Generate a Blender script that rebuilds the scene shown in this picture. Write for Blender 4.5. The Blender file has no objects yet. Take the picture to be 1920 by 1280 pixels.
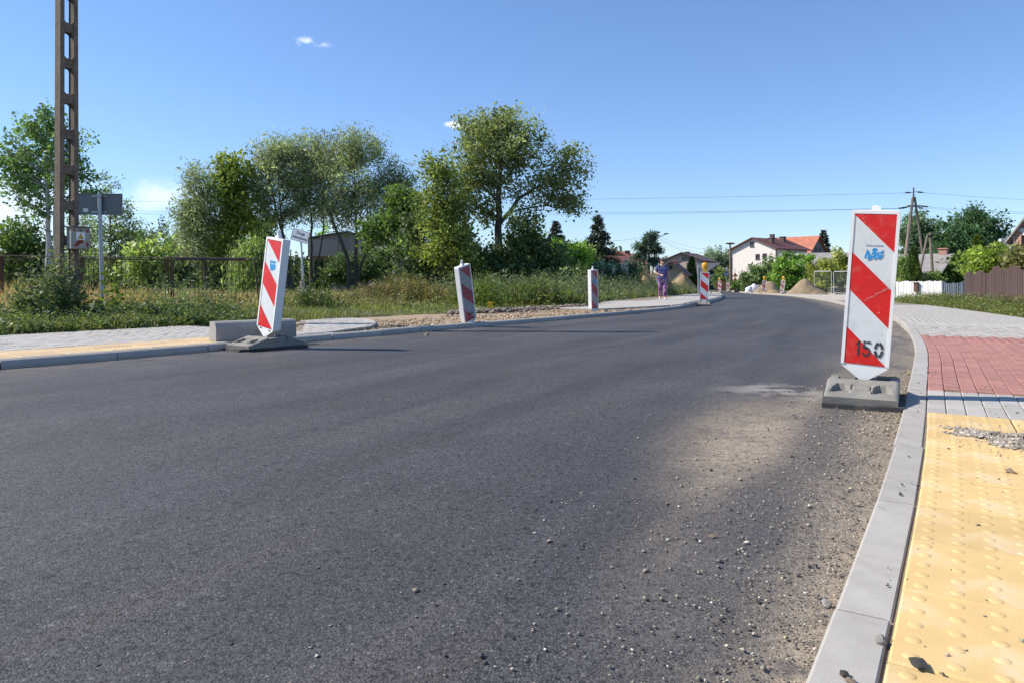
import bpy, bmesh, math, random
import numpy as np
from mathutils import Vector, Matrix

sc = bpy.context.scene
COL = sc.collection
R = math.radians

# ------------------------------------------------------------------ camera, sky, sun, exposure
F = 1350.0            # focal length in photograph pixels (1920 wide)
HZ = 525.0            # row of the level line of sight
CZ = 0.80             # camera height
cam_d = bpy.data.cameras.new("camera")
cam_d.sensor_width = 36.0
cam_d.lens = F / 1920.0 * 36.0
cam_d.shift_y = -(640.0 - HZ) / 1920.0
cam_d.clip_start = 0.05
cam_d.clip_end = 3000.0
cam = bpy.data.objects.new("camera", cam_d)
COL.objects.link(cam)
cam.location = (0, 0, CZ)
cam.rotation_euler = (R(90), 0, 0)
sc.camera = cam

SUN_EL, SHADOW = 41.0, Vector((1.0, -0.12, 0.0)).normalized()
world = bpy.data.worlds.new("World")
sc.world = world
world.use_nodes = True
wn = world.node_tree
wn.nodes.clear()
w_out = wn.nodes.new("ShaderNodeOutputWorld")
w_bg = wn.nodes.new("ShaderNodeBackground")
w_sky = wn.nodes.new("ShaderNodeTexSky")
w_sky.sky_type = 'NISHITA'
w_sky.sun_disc = False
w_sky.sun_elevation = R(SUN_EL)
w_sky.sun_rotation = R(-83.0)
w_sky.altitude = 100.0
w_sky.air_density = 1.0
w_sky.dust_density = 0.0
w_sky.ozone_density = 4.0
w_bg.inputs['Strength'].default_value = 0.143


def sky_cloud(prev, direction, wide, high, scale, lo, hi, amount, seed):
    """a wisp of cloud round one direction of the sky"""
    n = wn.nodes
    tc = n.new("ShaderNodeTexCoord")
    mp = n.new("ShaderNodeMapping")
    mp.vector_type = 'POINT'
    az = math.atan2(direction[0], direction[1])
    el = math.atan2(direction[2], math.hypot(direction[0], direction[1]))
    r1 = n.new("ShaderNodeVectorRotate"); r1.rotation_type = 'Z_AXIS'
    r1.inputs['Angle'].default_value = az
    r2 = n.new("ShaderNodeVectorRotate"); r2.rotation_type = 'X_AXIS'
    r2.inputs['Angle'].default_value = -el
    wn.links.new(tc.outputs['Generated'], r1.inputs['Vector'])
    wn.links.new(r1.outputs[0], r2.inputs['Vector'])
    wn.links.new(r2.outputs[0], mp.inputs['Vector'])
    mp.inputs['Scale'].default_value = (1 / wide, 1.0, 1 / high)
    sp = n.new("ShaderNodeSeparateXYZ")
    wn.links.new(mp.outputs[0], sp.inputs[0])
    def m(op, a, b=None):
        q = n.new("ShaderNodeMath"); q.operation = op
        for i, x in enumerate((a, b)):
            if x is None:
                continue
            if isinstance(x, (int, float)):
                q.inputs[i].default_value = x
            else:
                wn.links.new(x, q.inputs[i])
        return q.outputs[0]
    d2 = m('ADD', m('MULTIPLY', sp.outputs[0], sp.outputs[0]), m('MULTIPLY', sp.outputs[2], sp.outputs[2]))
    fall = m('SUBTRACT', 1.0, m('SQRT', d2))
    front = m('GREATER_THAN', sp.outputs[1], 0.0)
    nz = n.new("ShaderNodeTexNoise")
    nz.inputs['Scale'].default_value = scale
    nz.inputs['Detail'].default_value = 7.0
    nz.inputs['Roughness'].default_value = 0.62
    off = n.new("ShaderNodeVectorMath"); off.operation = 'ADD'
    off.inputs[1].default_value = (seed, seed * 1.7, seed * .3)
    sq = n.new("ShaderNodeMapping"); sq.inputs['Scale'].default_value = (1.0, 1.0, 1.6)
    wn.links.new(r2.outputs[0], sq.inputs['Vector'])
    wn.links.new(sq.outputs[0], off.inputs[0])
    wn.links.new(off.outputs[0], nz.inputs['Vector'])
    v = m('ADD', m('MULTIPLY', fall, 0.9), m('MULTIPLY', m('SUBTRACT', nz.outputs[0], 0.5), 2.2))
    mr = n.new("ShaderNodeMapRange"); mr.interpolation_type = 'SMOOTHSTEP'
    mr.inputs['From Min'].default_value = lo
    mr.inputs['From Max'].default_value = hi
    mr.inputs['To Max'].default_value = amount
    wn.links.new(v, mr.inputs['Value'])
    fac = m('MULTIPLY', mr.outputs[0], front)
    mx = n.new("ShaderNodeMix"); mx.data_type = 'RGBA'
    wn.links.new(fac, mx.inputs['Factor'])
    wn.links.new(prev, mx.inputs['A'])
    mx.inputs['B'].default_value = (7.6, 7.6, 7.9, 1)
    return mx.outputs['Result']


def ray(px, py):
    return ((px - 960) / F, 1.0, (HZ - py) / F)


w_hs = wn.nodes.new("ShaderNodeHueSaturation")
w_hs.inputs['Saturation'].default_value = 1.05
w_gm = wn.nodes.new("ShaderNodeGamma")
w_gm.inputs['Gamma'].default_value = 0.85
wn.links.new(w_sky.outputs[0], w_gm.inputs[0])
wn.links.new(w_gm.outputs[0], w_hs.inputs['Color'])
w_tn = wn.nodes.new("ShaderNodeMix"); w_tn.data_type = 'RGBA'; w_tn.blend_type = 'MULTIPLY'
w_tn.inputs['Factor'].default_value = 1.0
wn.links.new(w_hs.outputs[0], w_tn.inputs['A'])
w_tn.inputs['B'].default_value = (0.89, 0.985, 1.18, 1)
sky_c = w_tn.outputs['Result']
sky_c = sky_cloud(sky_c, ray(572, 78), .021, .0078, 75, .20, 1.2, .55, 3.1)
sky_c = sky_cloud(sky_c, ray(606, 85), .024, .0062, 75, .28, 1.3, .42, 8.3)
sky_c = sky_cloud(sky_c, ray(850, 235), .019, .0105, 55, .18, .95, .8, 5.2)
sky_c = sky_cloud(sky_c, ray(300, 372), .10, .038, 16, .25, 1.25, .42, 1.4)
sky_c = sky_cloud(sky_c, ray(-10, 385), .16, .075, 9, .2, 1.25, .5, 2.2)
sky_c = sky_cloud(sky_c, ray(640, 415), .10, .035, 12, .2, 1.25, .4, 6.2)
wn.links.new(sky_c, w_bg.inputs['Color'])
wn.links.new(w_bg.outputs[0], w_out.inputs['Surface'])

sun_d = bpy.data.lights.new("sun", 'SUN')
sun_d.energy = 5.0
sun_d.angle = R(0.5)
sun_d.color = (1.0, 0.935, 0.83)
sun = bpy.data.objects.new("sun", sun_d)
COL.objects.link(sun)
sun.location = (-20, 2, 20)
_d = Vector((SHADOW.x * math.cos(R(SUN_EL)), SHADOW.y * math.cos(R(SUN_EL)), -math.sin(R(SUN_EL))))
sun.rotation_euler = _d.to_track_quat('-Z', 'Y').to_euler()

sc.view_settings.view_transform = 'Standard'
sc.view_settings.look = 'None'
sc.view_settings.exposure = 0.45
sc.view_settings.gamma = 1.0
sc.view_settings.use_curve_mapping = False
sc.render.engine = 'CYCLES'
sc.cycles.max_bounces = 6
sc.cycles.transparent_max_bounces = 8
sc.cycles.caustics_reflective = False
sc.cycles.caustics_refractive = False

# ------------------------------------------------------------------ places
SLOPE = 0.009


def gz(y):
    """height of the gently falling road level"""
    return -SLOPE * min(max(y - 8.0, 0.0), 115.0)


def gzn(y):
    return -SLOPE * np.clip(np.asarray(y, float) - 8.0, 0.0, 115.0)


def G(px, py, dz=0.0):
    """point of the ground (dz above road level) seen at a photograph pixel"""
    a = (py - HZ) / F
    y = (CZ - dz) / a
    if y > 8.0:
        y = (CZ - dz - SLOPE * 8.0) / (a - SLOPE)
    return Vector(((px - 960) / F * y, y, gz(y) + dz))


def P(px, py, y):
    """point at distance y seen at a photograph pixel"""
    return Vector(((px - 960) / F * y, y, CZ - (py - HZ) / F * y))


class Curve:
    def __init__(self, pts, smooth=3):
        p = np.array(pts, float)[:, :2]
        for _ in range(smooth):      # corner cutting keeps the ends
            q = [p[0]]
            for i in range(len(p) - 1):
                q += [p[i] * .75 + p[i + 1] * .25, p[i] * .25 + p[i + 1] * .75]
            q.append(p[-1])
            p = np.array(q)
        self.p = p
        self.s = np.concatenate([[0], np.cumsum(np.linalg.norm(np.diff(p, axis=0), axis=1))])
        self.len = self.s[-1]

    def at(self, s, off=0.0):
        """point and unit tangent at arc length s, moved off to the right of travel"""
        x = np.interp(s, self.s, self.p[:, 0]); y = np.interp(s, self.s, self.p[:, 1])
        e = .35
        a, b = max(s - e, 0), min(s + e, self.len)
        t = np.array([np.interp(b, self.s, self.p[:, 0]) - np.interp(a, self.s, self.p[:, 0]),
                      np.interp(b, self.s, self.p[:, 1]) - np.interp(a, self.s, self.p[:, 1])])
        t /= np.linalg.norm(t)
        return np.array([x + t[1] * off, y - t[0] * off]), t

    def s_at_y(self, y):
        return float(np.interp(y, self.p[:, 1], self.s))

    def x_at_y(self, y):
        return np.interp(y, self.p[:, 1], self.p[:, 0])


def back(a, b, d):
    """point d metres beyond a, away from b"""
    v = (Vector(a[:2]) - Vector(b[:2])).normalized()
    return (a[0] + v.x * d, a[1] + v.y * d)


_l = [G(*q) for q in ((0, 692), (200, 676), (430, 656), (590, 640), (700, 631), (800, 621), (900, 613), (1000, 605), (1100, 596),
                      (1150, 592), (1200, 587), (1250, 582), (1310, 574), (1345, 566), (1357, 560), (1355, 555), (1346, 551.2))]
_l = [back(_l[0], _l[2], 10)] + [tuple(v[:2]) for v in _l] + [(23.6, 90), (31, 118)]
KL = Curve(_l)
_r = [G(x, y, .025) for x, y in ((1511, 1271), (1567, 1135), (1647, 927), (1680, 825), (1693, 768), (1701, 734), (1709, 695), (1717, 667), (1715, 644), (1705, 622))]
_r += [G(x, y, .08) for x, y in ((1691, 606), (1681, 594))] + [G(x, y) for x, y in ((1587, 573.6), (1545, 563.7), (1484, 555.2))]
_r = [back(_r[0], _r[2], 5)] + [tuple(v[:2]) for v in _r] + [(22.4, 64), (26.2, 83), (35, 118)]
KR = Curve(_r)
_v = [G(x, y, .09) for x, y in ((0, 628), (200, 618), (400, 607), (540, 601), (600, 597.5), (690, 592), (760, 589))]
_v += [G(x, y, .02) for x, y in ((900, 588), (1000, 584), (1060, 579))] + [G(x, y, .09) for x, y in ((1110, 573), (1160, 567), (1205, 562), (1260, 557), (1305, 552.5))]
_v = [back(_v[0], _v[2], 12)] + [tuple(v[:2]) for v in _v]
VL = Curve(_v, 2)          # front edge of the growth on the far side of the road
WR = Curve([(4.4, -3), (6.3, 3.5), (8.4, 9.6), (10.35, 14.6), (12.6, 20.3), (14.6, 26), (15.6, 29.5)], 2)   # edge of the weeds by the plank fence

# ------------------------------------------------------------------ object helpers
FAST_SEED = 7
rng = np.random.default_rng(FAST_SEED)


def link(name, data, parent=None):
    o = bpy.data.objects.new(name, data)
    COL.objects.link(o)
    if parent is not None:
        o.parent = parent
    return o


def thing(name, label, cat, loc=(0, 0, 0), rotz=0.0, group=None):
    o = link(name, None)
    o.empty_display_size = 0.2
    o.location = loc
    o.rotation_euler = (0, 0, rotz)
    o['label'] = label
    o['category'] = cat
    if group:
        o['group'] = group
    return o


def tag(o, label, cat, group=None):
    o['label'] = label
    o['category'] = cat
    if group:
        o['group'] = group
    return o


def struct(o):
    o['kind'] = 'structure'
    return o


def stuff(o, label=None, cat=None):
    o['kind'] = 'stuff'
    if label:
        o['label'] = label
        o['category'] = cat
    return o


def dup(root, loc=None, rotz=None, label=None):
    r = root.copy(); COL.objects.link(r)
    if loc is not None:
        r.location = loc
    if rotz is not None:
        r.rotation_euler = (0, 0, rotz)
    if label:
        r['label'] = label
    for ch in list(root.children):
        c = ch.copy(); COL.objects.link(c); c.parent = r
        for g in list(ch.children):
            d = g.copy(); COL.objects.link(d); d.parent = c
    return r


class MB:
    """collects shapes for one mesh"""
    def __init__(self):
        self.v, self.f = [], []

    def add(self, vs, fs):
        n = len(self.v)
        self.v += [tuple(v) for v in vs]
        self.f += [tuple(i + n for i in f) for f in fs]
        return self

    def box(self, c, s, rz=0.0, M=None):
        x, y, z = s[0] / 2, s[1] / 2, s[2] / 2
        vs = [Vector(q) for q in ((-x, -y, -z), (x, -y, -z), (x, y, -z), (-x, y, -z), (-x, -y, z), (x, -y, z), (x, y, z), (-x, y, z))]
        m = M if M is not None else Matrix.Rotation(rz, 3, 'Z')
        return self.add([m @ v + Vector(c) for v in vs], [(3, 2, 1, 0), (4, 5, 6, 7), (0, 1, 5, 4), (1, 2, 6, 5), (2, 3, 7, 6), (3, 0, 4, 7)])

    def cbox(self, c, s, ch=.01, rz=0.0, bottom=False):
        """box with bevelled edges all round"""
        x, y, z = s[0] / 2, s[1] / 2, s[2] / 2
        m = Matrix.Rotation(rz, 3, 'Z')
        rings = []
        zs = [(-z, ch if bottom else 0), (-z + ch, 0), (z - ch, 0), (z, ch)] if bottom else [(-z, 0), (z - ch, 0), (z, ch)]
        vs, fs = [], []
        for zz, ins in zs:
            vs += [Vector((a * (x - ins), b * (y - ins), zz)) for a, b in ((-1, -1), (1, -1), (1, 1), (-1, 1))]
        k = len(zs)
        for i in range(k - 1):
            for j in range(4):
                a, b = i * 4 + j, i * 4 + (j + 1) % 4
                fs.append((a, b, b + 4, a + 4))
        fs.append((3, 2, 1, 0)); fs.append(tuple(range(4 * k - 4, 4 * k)))
        return self.add([m @ v + Vector(c) for v in vs], fs)

    def tube(self, pts, rad, n=8, cap=True):
        pts = [Vector(p) for p in pts]
        if not hasattr(rad, '__len__'):
            rad = [rad] * len(pts)
        vs, fs = [], []
        for i, p in enumerate(pts):
            t = (pts[min(i + 1, len(pts) - 1)] - pts[max(i - 1, 0)]).normalized()
            u = t.cross(Vector((0, 1, 0)) if abs(t.y) < .9 else Vector((1, 0, 0))).normalized()
            w = t.cross(u)
            for k in range(n):
                a = 2 * math.pi * k / n
                vs.append(p + (u * math.cos(a) + w * math.sin(a)) * rad[i])
        for i in range(len(pts) - 1):
            for k in range(n):
                a, b = i * n + k, i * n + (k + 1) % n
                fs.append((a, b, b + n, a + n))
        if cap:
            fs.append(tuple(reversed(range(n))))
            fs.append(tuple(range(len(vs) - n, len(vs))))
        return self.add(vs, fs)

    def prism(self, poly, y0, y1):
        """outline in x,z extruded from y0 (front) to y1"""
        n = len(poly)
        vs = [(x, y0, z) for x, z in poly] + [(x, y1, z) for x, z in poly]
        fs = [tuple(range(n)), tuple(reversed(range(n, 2 * n)))]
        fs += [(i, i + n, (i + 1) % n + n, (i + 1) % n) for i in range(n)]
        return self.add(vs, fs)

    def slab(self, poly, z0, z1):
        """outline in x,y extruded upwards"""
        n = len(poly)
        vs = [(x, y, z0) for x, y in poly] + [(x, y, z1) for x, y in poly]
        fs = [tuple(reversed(range(n))), tuple(range(n, 2 * n))]
        fs += [(i, (i + 1) % n, (i + 1) % n + n, i + n) for i in range(n)]
        return self.add(vs, fs)

    def lathe(self, prof, n=16, c=(0, 0, 0)):
        """profile (r, z) turned round z"""
        vs, fs = [], []
        for r, z in prof:
            for k in range(n):
                a = 2 * math.pi * k / n
                vs.append((c[0] + r * math.cos(a), c[1] + r * math.sin(a), c[2] + z))
        for i in range(len(prof) - 1):
            for k in range(n):
                a, b = i * n + k, i * n + (k + 1) % n
                fs.append((a, b, b + n, a + n))
        fs.append(tuple(reversed(range(n)))); fs.append(tuple(range(len(vs) - n, len(vs))))
        return self.add(vs, fs)

    def mesh(self, name, mat, smooth=False):
        me = bpy.data.meshes.new(name)
        me.from_pydata(self.v, [], self.f)
        bm = bmesh.new(); bm.from_mesh(me)
        bmesh.ops.recalc_face_normals(bm, faces=bm.faces)
        bm.to_mesh(me); bm.free()
        me.materials.append(mat)
        if smooth:
            me.polygons.foreach_set('use_smooth', [True] * len(me.polygons))
            try:
                me.set_sharp_from_angle(angle=R(38))
            except Exception:
                pass
        return me

    def build(self, name, mat, parent=None, smooth=False):
        return link(name, self.mesh(name, mat, smooth), parent)


def mesh_np(name, V, Fa, mat, col=None, smooth=False):
    """one mesh from numpy arrays; faces all with the same number of corners"""
    V = np.ascontiguousarray(V, dtype=np.float32); Fa = np.ascontiguousarray(Fa, dtype=np.int32)
    me = bpy.data.meshes.new(name)
    m, k = Fa.shape
    me.vertices.add(len(V)); me.vertices.foreach_set('co', V.ravel())
    me.loops.add(m * k); me.loops.foreach_set('vertex_index', Fa.ravel())
    me.polygons.add(m)
    me.polygons.foreach_set('loop_start', np.arange(0, m * k, k, dtype=np.int32))
    if smooth:
        me.polygons.foreach_set('use_smooth', np.ones(m, bool))
    me.update(calc_edges=True)
    if col is not None:
        a = me.attributes.new('Col', 'FLOAT_COLOR', 'POINT')
        c = np.ones((len(V), 4), np.float32); c[:, :3] = col
        a.data.foreach_set('color', c.ravel())
    me.materials.append(mat)
    return me


# ------------------------------------------------------------------ materials
def nodes_of(name):
    m = bpy.data.materials.new(name)
    m.use_nodes = True
    nt = m.node_tree
    b = nt.nodes['Principled BSDF']
    return m, nt, b


class NT:
    """short hand for building node trees"""
    def __init__(self, nt):
        self.nt = nt

    def set(self, sock, v):
        if v is None:
            return
        if isinstance(v, bpy.types.NodeSocket):
            self.nt.links.new(v, sock)
        elif isinstance(v, (tuple, list)) and len(v) == 3 and sock.type == 'RGBA':
            sock.default_value = (*v, 1)
        else:
            sock.default_value = v

    def node(self, t, **k):
        n = self.nt.nodes.new(t)
        for a, b in k.items():
            setattr(n, a, b)
        return n

    def math(self, op, a, b=None, c=None, clamp=False):
        n = self.node('ShaderNodeMath', operation=op, use_clamp=clamp)
        for i, x in enumerate((a, b, c)):
            self.set(n.inputs[i], x) if x is not None else None
        return n.outputs[0]

    def noise(self, vec, scale, detail=3, rough=.55, dist=0.0):
        n = self.node('ShaderNodeTexNoise')
        self.set(n.inputs['Vector'], vec)
        n.inputs['Scale'].default_value = scale; n.inputs['Detail'].default_value = detail
        n.inputs['Roughness'].default_value = rough; n.inputs['Distortion'].default_value = dist
        return n.outputs[0]

    def voro(self, vec, scale, out='Color', feature='F1', rnd=1.0):
        n = self.node('ShaderNodeTexVoronoi', feature=feature)
        self.set(n.inputs['Vector'], vec)
        n.inputs['Scale'].default_value = scale
        n.inputs['Randomness'].default_value = rnd
        return n.outputs[out]

    def rng(self, v, a, b, c=0.0, d=1.0, smooth=False):
        n = self.node('ShaderNodeMapRange')
        if smooth:
            n.interpolation_type = 'SMOOTHSTEP'
        self.set(n.inputs['Value'], v)
        for k, x in zip(('From Min', 'From Max', 'To Min', 'To Max'), (a, b, c, d)):
            n.inputs[k].default_value = x
        return n.outputs[0]

    def mix(self, f, a, b, blend='MIX'):
        n = self.node('ShaderNodeMix', data_type='RGBA', blend_type=blend)
        self.set(n.inputs['Factor'], f); self.set(n.inputs['A'], a); self.set(n.inputs['B'], b)
        return n.outputs['Result']

    def scale(self, c, v):
        """colour times a number"""
        n = self.node('ShaderNodeVectorMath', operation='SCALE')
        self.set(n.inputs[0], c); self.set(n.inputs['Scale'], v)
        return n.outputs[0]

    def bump(self, h, strength, dist):
        n = self.node('ShaderNodeBump')
        n.inputs['Strength'].default_value = strength; n.inputs['Distance'].default_value = dist
        self.set(n.inputs['Height'], h)
        return n.outputs[0]

    def obj(self):
        return self.node('ShaderNodeTexCoord').outputs['Object']

    def rand(self):
        return self.node('ShaderNodeObjectInfo').outputs['Random']

    def map(self, vec, s):
        n = self.node('ShaderNodeMapping'); n.inputs['Scale'].default_value = s
        self.set(n.inputs['Vector'], vec)
        return n.outputs[0]


def pm(name, base, rough=.75, var=.18, scale=6.0, fine=0.0, fine_scale=160.0, bump=0.0, bump_scale=90.0, bump_dist=.004,
       metal=0.0, rnd=0.0, dirt=None, dirt_amt=.5, dirt_scale=3.0, spec=.4, trans=0.0):
    """a procedural paint / concrete / wood: patches, fine speckle, relief, dirt"""
    m, nt, b = nodes_of(name)
    t = NT(nt)
    geo = t.node('ShaderNodeNewGeometry').outputs['Position'] if rnd < 0 else t.obj()
    v = t.rng(t.noise(geo, scale, 5, .6), .25, .75, 1 - var, 1 + var)
    if fine:
        v = t.math('MULTIPLY', v, t.rng(t.noise(geo, fine_scale, 3, .7), .3, .7, 1 - fine, 1 + fine))
    if rnd > 0:
        v = t.math('MULTIPLY', v, t.rng(t.rand(), 0, 1, 1 - rnd, 1 + rnd))
    c = t.scale(base, v)
    if dirt:
        f = t.rng(t.noise(geo, dirt_scale, 6, .68), .5, .68, 0, dirt_amt, True)
        c = t.mix(f, c, dirt)
    t.set(b.inputs['Base Color'], c)
    b.inputs['Roughness'].default_value = rough
    b.inputs['Metallic'].default_value = metal
    b.inputs['Specular IOR Level'].default_value = spec
    if trans:
        b.inputs['Transmission Weight'].default_value = trans
    if bump:
        t.set(b.inputs['Normal'], t.bump(t.noise(geo, bump_scale, 4, .65), bump, bump_dist))
    return m


M = {}
M['concrete'] = pm('concrete_kerb', (.375, .350, .312), .85, .15, 5, .16, 260, .25, 220, .002, rnd=.07, dirt=(.26, .23, .18), dirt_amt=.35)
M['paver_grey'] = pm('concrete_paver', (.40, .375, .337), .85, .12, 9, .16, 260, .25, 220, .002, rnd=.10, dirt=(.32, .27, .2), dirt_amt=.25)
M['paver_red'] = pm('red_paver', (.36, .165, .135), .85, .15, 9, .2, 240, .25, 220, .002, rnd=.13, dirt=(.34, .24, .18), dirt_amt=.4)
M['tactile'] = pm('yellow_tactile', (.63, .435, .185), .8, .12, 6, .12, 240, .2, 200, .002, rnd=.08, dirt=(.66, .54, .37), dirt_amt=.65, dirt_scale=4)
M['tactile_far'] = pm('yellow_tactile_pale', (.55, .40, .22), .8, .12, 6, .12, 240, .2, 200, .002, rnd=.08, dirt=(.4, .34, .26), dirt_amt=.4, dirt_scale=5)
M['bedding'] = pm('bedding_sand', (.22, .18, .13), .95, .25, 20, .3, 220)
M['sand'] = pm('sand', (.32, .225, .125), .95, .2, 1.3, .25, 30, .6, 14, .05)
M['sand_grey'] = pm('grey_sand', (.27, .205, .13), .95, .16, 1.5, .25, 30, .6, 12, .05)
M['gravel'] = pm('driveway_gravel', (.36, .27, .175), .95, .22, 1.6, .35, 45, .8, 38, .03, dirt=(.22, .16, .1), dirt_amt=.5, dirt_scale=.7)
M['soil'] = pm('soil', (.13, .105, .06), .95, .3, .6, .3, 25, .6, 12, .05)
M['crumb'] = pm('crumbled_soil', (.12, .1, .075), .95, .3, 6, .3, 60, .6, 30, .03)
M['white_plastic'] = pm('white_plastic', (.78, .78, .765), .45, .04, 8, .03, 90, .1, 60, .002, dirt=(.52, .49, .44), dirt_amt=.25, dirt_scale=9)
M['sheet_white'] = pm('reflective_white', (.66, .68, .68), .35, .05, 14, .05, 150, dirt=(.48, .47, .44), dirt_amt=.3, dirt_scale=9, spec=.5)
M['sheet_red'] = pm('reflective_red', (.62, .016, .014), .35, .10, 12, .08, 150, dirt=(.62, .2, .17), dirt_amt=.22, dirt_scale=16, spec=.4)
M['sheet_grey'] = pm('reflective_grey', (.31, .31, .30), .45, .1, 14, .06, 150, dirt=(.30, .28, .26), dirt_amt=.4, dirt_scale=9)  # panel colour about half as bright as the white sheet
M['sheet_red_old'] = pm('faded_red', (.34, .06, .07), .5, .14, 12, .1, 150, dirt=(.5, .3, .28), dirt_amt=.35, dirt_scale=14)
M['scratch'] = pm('scuffed_white', (.6, .5, .48), .6, .1)
M['blue_print'] = pm('blue_print', (.03, .27, .58), .5, .25, 40, .2, 200)
M['black_print'] = pm('black_print', (.035, .035, .04), .6, .3, 60, .3, 300, dirt=(.3, .2, .2), dirt_amt=.4, dirt_scale=90)
M['rubber'] = pm('recycled_rubber', (.215, .205, .18), .85, .2, 9, .2, 140, .4, 120, .003, dirt=(.28, .25, .2), dirt_amt=.45, dirt_scale=6)
M['rubber_dark'] = pm('recycled_rubber_dark', (.05, .05, .048), .85, .2, 9, .25, 140, .4, 120, .003, dirt=(.16, .14, .12), dirt_amt=.5, dirt_scale=8)
M['pole_concrete'] = pm('old_pole_concrete', (.155, .122, .092), .95, .28, 5, .45, 55, .8, 45, .015, dirt=(.25, .21, .165), dirt_amt=.5, dirt_scale=9)
M['rust'] = pm('rusty_iron', (.10, .052, .034), .85, .35, 6, .3, 60, .3, 60, .003, dirt=(.17, .07, .035), dirt_amt=.6, dirt_scale=4)
M['rust_plate'] = pm('weathered_steel', (.17, .13, .11), .8, .3, 5, .3, 60, dirt=(.1, .06, .04), dirt_amt=.6)
M['galv'] = pm('galvanised', (.36, .38, .40), .45, .12, 12, .1, 80, metal=.55, dirt=(.26, .27, .28), dirt_amt=.4)
M['galv_pale'] = pm('pale_tube', (.55, .58, .58), .5, .1, 12, metal=.3)
M['sign_back'] = pm('sign_back', (.155, .165, .175), .5, .06, 5, .05, 80, metal=.3)
M['sign_white'] = pm('sign_white', (.74, .75, .76), .4, .04, 8)
M['sign_red'] = pm('sign_red', (.55, .03, .025), .4, .05)
M['sign_blue'] = pm('sign_blue', (.03, .07, .32), .4, .05)
M['sign_orange'] = pm('sign_orange', (.75, .30, .015), .4, .06)
M['sign_black'] = pm('sign_black', (.02, .02, .022), .5, .05)
M['yellow'] = pm('yellow_plastic', (.70, .43, .02), .5, .06, 10, dirt=(.4, .3, .1), dirt_amt=.3)
M['box_paint'] = pm('meter_box_paint', (.30, .30, .27), .6, .12, 7, .1, 80, dirt=(.22, .17, .12), dirt_amt=.4)
M['box_side'] = M['box_paint']
M['rust_red'] = pm('rust_red_paint', (.26, .055, .035), .8, .3, 20)
M['tape'] = pm('torn_tape', (.62, .42, .40), .6, .3, 14)
M['cable'] = pm('black_cable', (.03, .03, .033), .6, .1)
M['wire'] = pm('wire', (.10, .11, .12), .5, .1, metal=.3)
M['wood_pole'] = pm('weathered_wood', (.20, .165, .13), .9, .25, 4, .2, 40)
M['plank_brown'] = pm('brown_plank', (.085, .052, .046), .85, .25, 3, .25, 50, .3, 40, .004, rnd=.22, dirt=(.14, .11, .10), dirt_amt=.4)
M['plank_white'] = pm('white_plank', (.74, .72, .70), .7, .08, 4, .06, 40, rnd=.07, dirt=(.5, .46, .4), dirt_amt=.3)
M['plank_grey'] = pm('blue_grey_plank', (.13, .155, .19), .7, .15, 4, rnd=.12)
M['plank_orange'] = pm('orange_plank', (.42, .17, .07), .8, .18, 3, rnd=.2)
M['mailbox'] = pm('brown_box', (.12, .06, .045), .6, .15)
M['bark'] = pm('bark', (.10, .085, .068), .95, .3, 3, .35, 25, .6, 25, .02)
M['bark_light'] = pm('grey_bark', (.17, .15, .125), .95, .3, 3, .35, 25, .6, 25, .02)
M['bark_birch'] = pm('birch_bark', (.52, .51, .48), .85, .2, 4, .15, 25, dirt=(.07, .06, .055), dirt_amt=.9, dirt_scale=3.5)
M['plaster_white'] = pm('pale_plaster', (.68, .63, .58), .9, .07, .5, .05, 8, dirt=(.45, .40, .36), dirt_amt=.3, dirt_scale=.5)
M['plaster_pink'] = pm('pink_plaster', (.44, .34, .29), .9, .08, .5, .05, 8)
M['plaster_beige'] = pm('beige_plaster', (.46, .37, .26), .9, .08, .6, .05, 8)
M['plaster_grey'] = pm('grey_plaster', (.26, .235, .21), .9, .12, .5, .08, 8, dirt=(.16, .15, .13), dirt_amt=.4, dirt_scale=.8)
M['wood_blue'] = pm('dark_blue_boards', (.022, .033, .055), .8, .2, 2, rnd=.2)
M['window_glass'] = pm('window_glass', (.035, .045, .055), .08, .1, spec=.6)
M['frame_white'] = pm('window_frame', (.68, .68, .66), .6, .05)
M['frame_dark'] = pm('dark_window_frame', (.10, .08, .07), .6, .05)
M['hair'] = pm('auburn_hair', (.11, .05, .03), .7, .3, 40)
M['skin'] = pm('skin', (.52, .30, .22), .6, .06, 20)
M['shoe'] = pm('white_shoe', (.62, .62, .62), .6, .1)
M['lamp_amber'] = pm('amber_lens', (.85, .36, .02), .25, .1, 30, spec=.6)
M['bag'] = pm('white_bag', (.68, .68, .68), .7, .1, 3)
M['nest'] = pm('twigs', (.11, .085, .06), .95, .4, 6)
M['stone'] = pm('grey_stone', (.25, .235, .21), .9, .3, 30, .3, 90, .6, 50, .004, rnd=.3)


def roof_mat(name, base, rows=3.2, var=.2):
    m, nt, b = nodes_of(name)
    t = NT(nt)
    o = t.obj()
    v = t.rng(t.noise(o, 1.1, 5, .65), .3, .7, 1 - var, 1 + var)
    w = t.node('ShaderNodeTexWave', wave_type='BANDS', bands_direction='X')
    w.inputs['Scale'].default_value = rows; w.inputs['Distortion'].default_value = .4
    t.set(w.inputs['Vector'], o)
    v = t.math('MULTIPLY', v, t.rng(w.outputs['Fac'], 0, 1, .86, 1.1))
    t.set(b.inputs['Base Color'], t.scale(base, v))
    b.inputs['Roughness'].default_value = .8
    return m


M['roof_red'] = roof_mat('red_tiles', (.42, .145, .085))
M['roof_maroon'] = roof_mat('maroon_sheet', (.13, .048, .042))
M['roof_brown'] = roof_mat('brown_sheet', (.10, .065, .06))
M['roof_grey'] = roof_mat('grey_cement_sheet', (.27, .25, .235))
M['roof_dark'] = roof_mat('dark_sheet', (.05, .052, .06))


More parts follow.
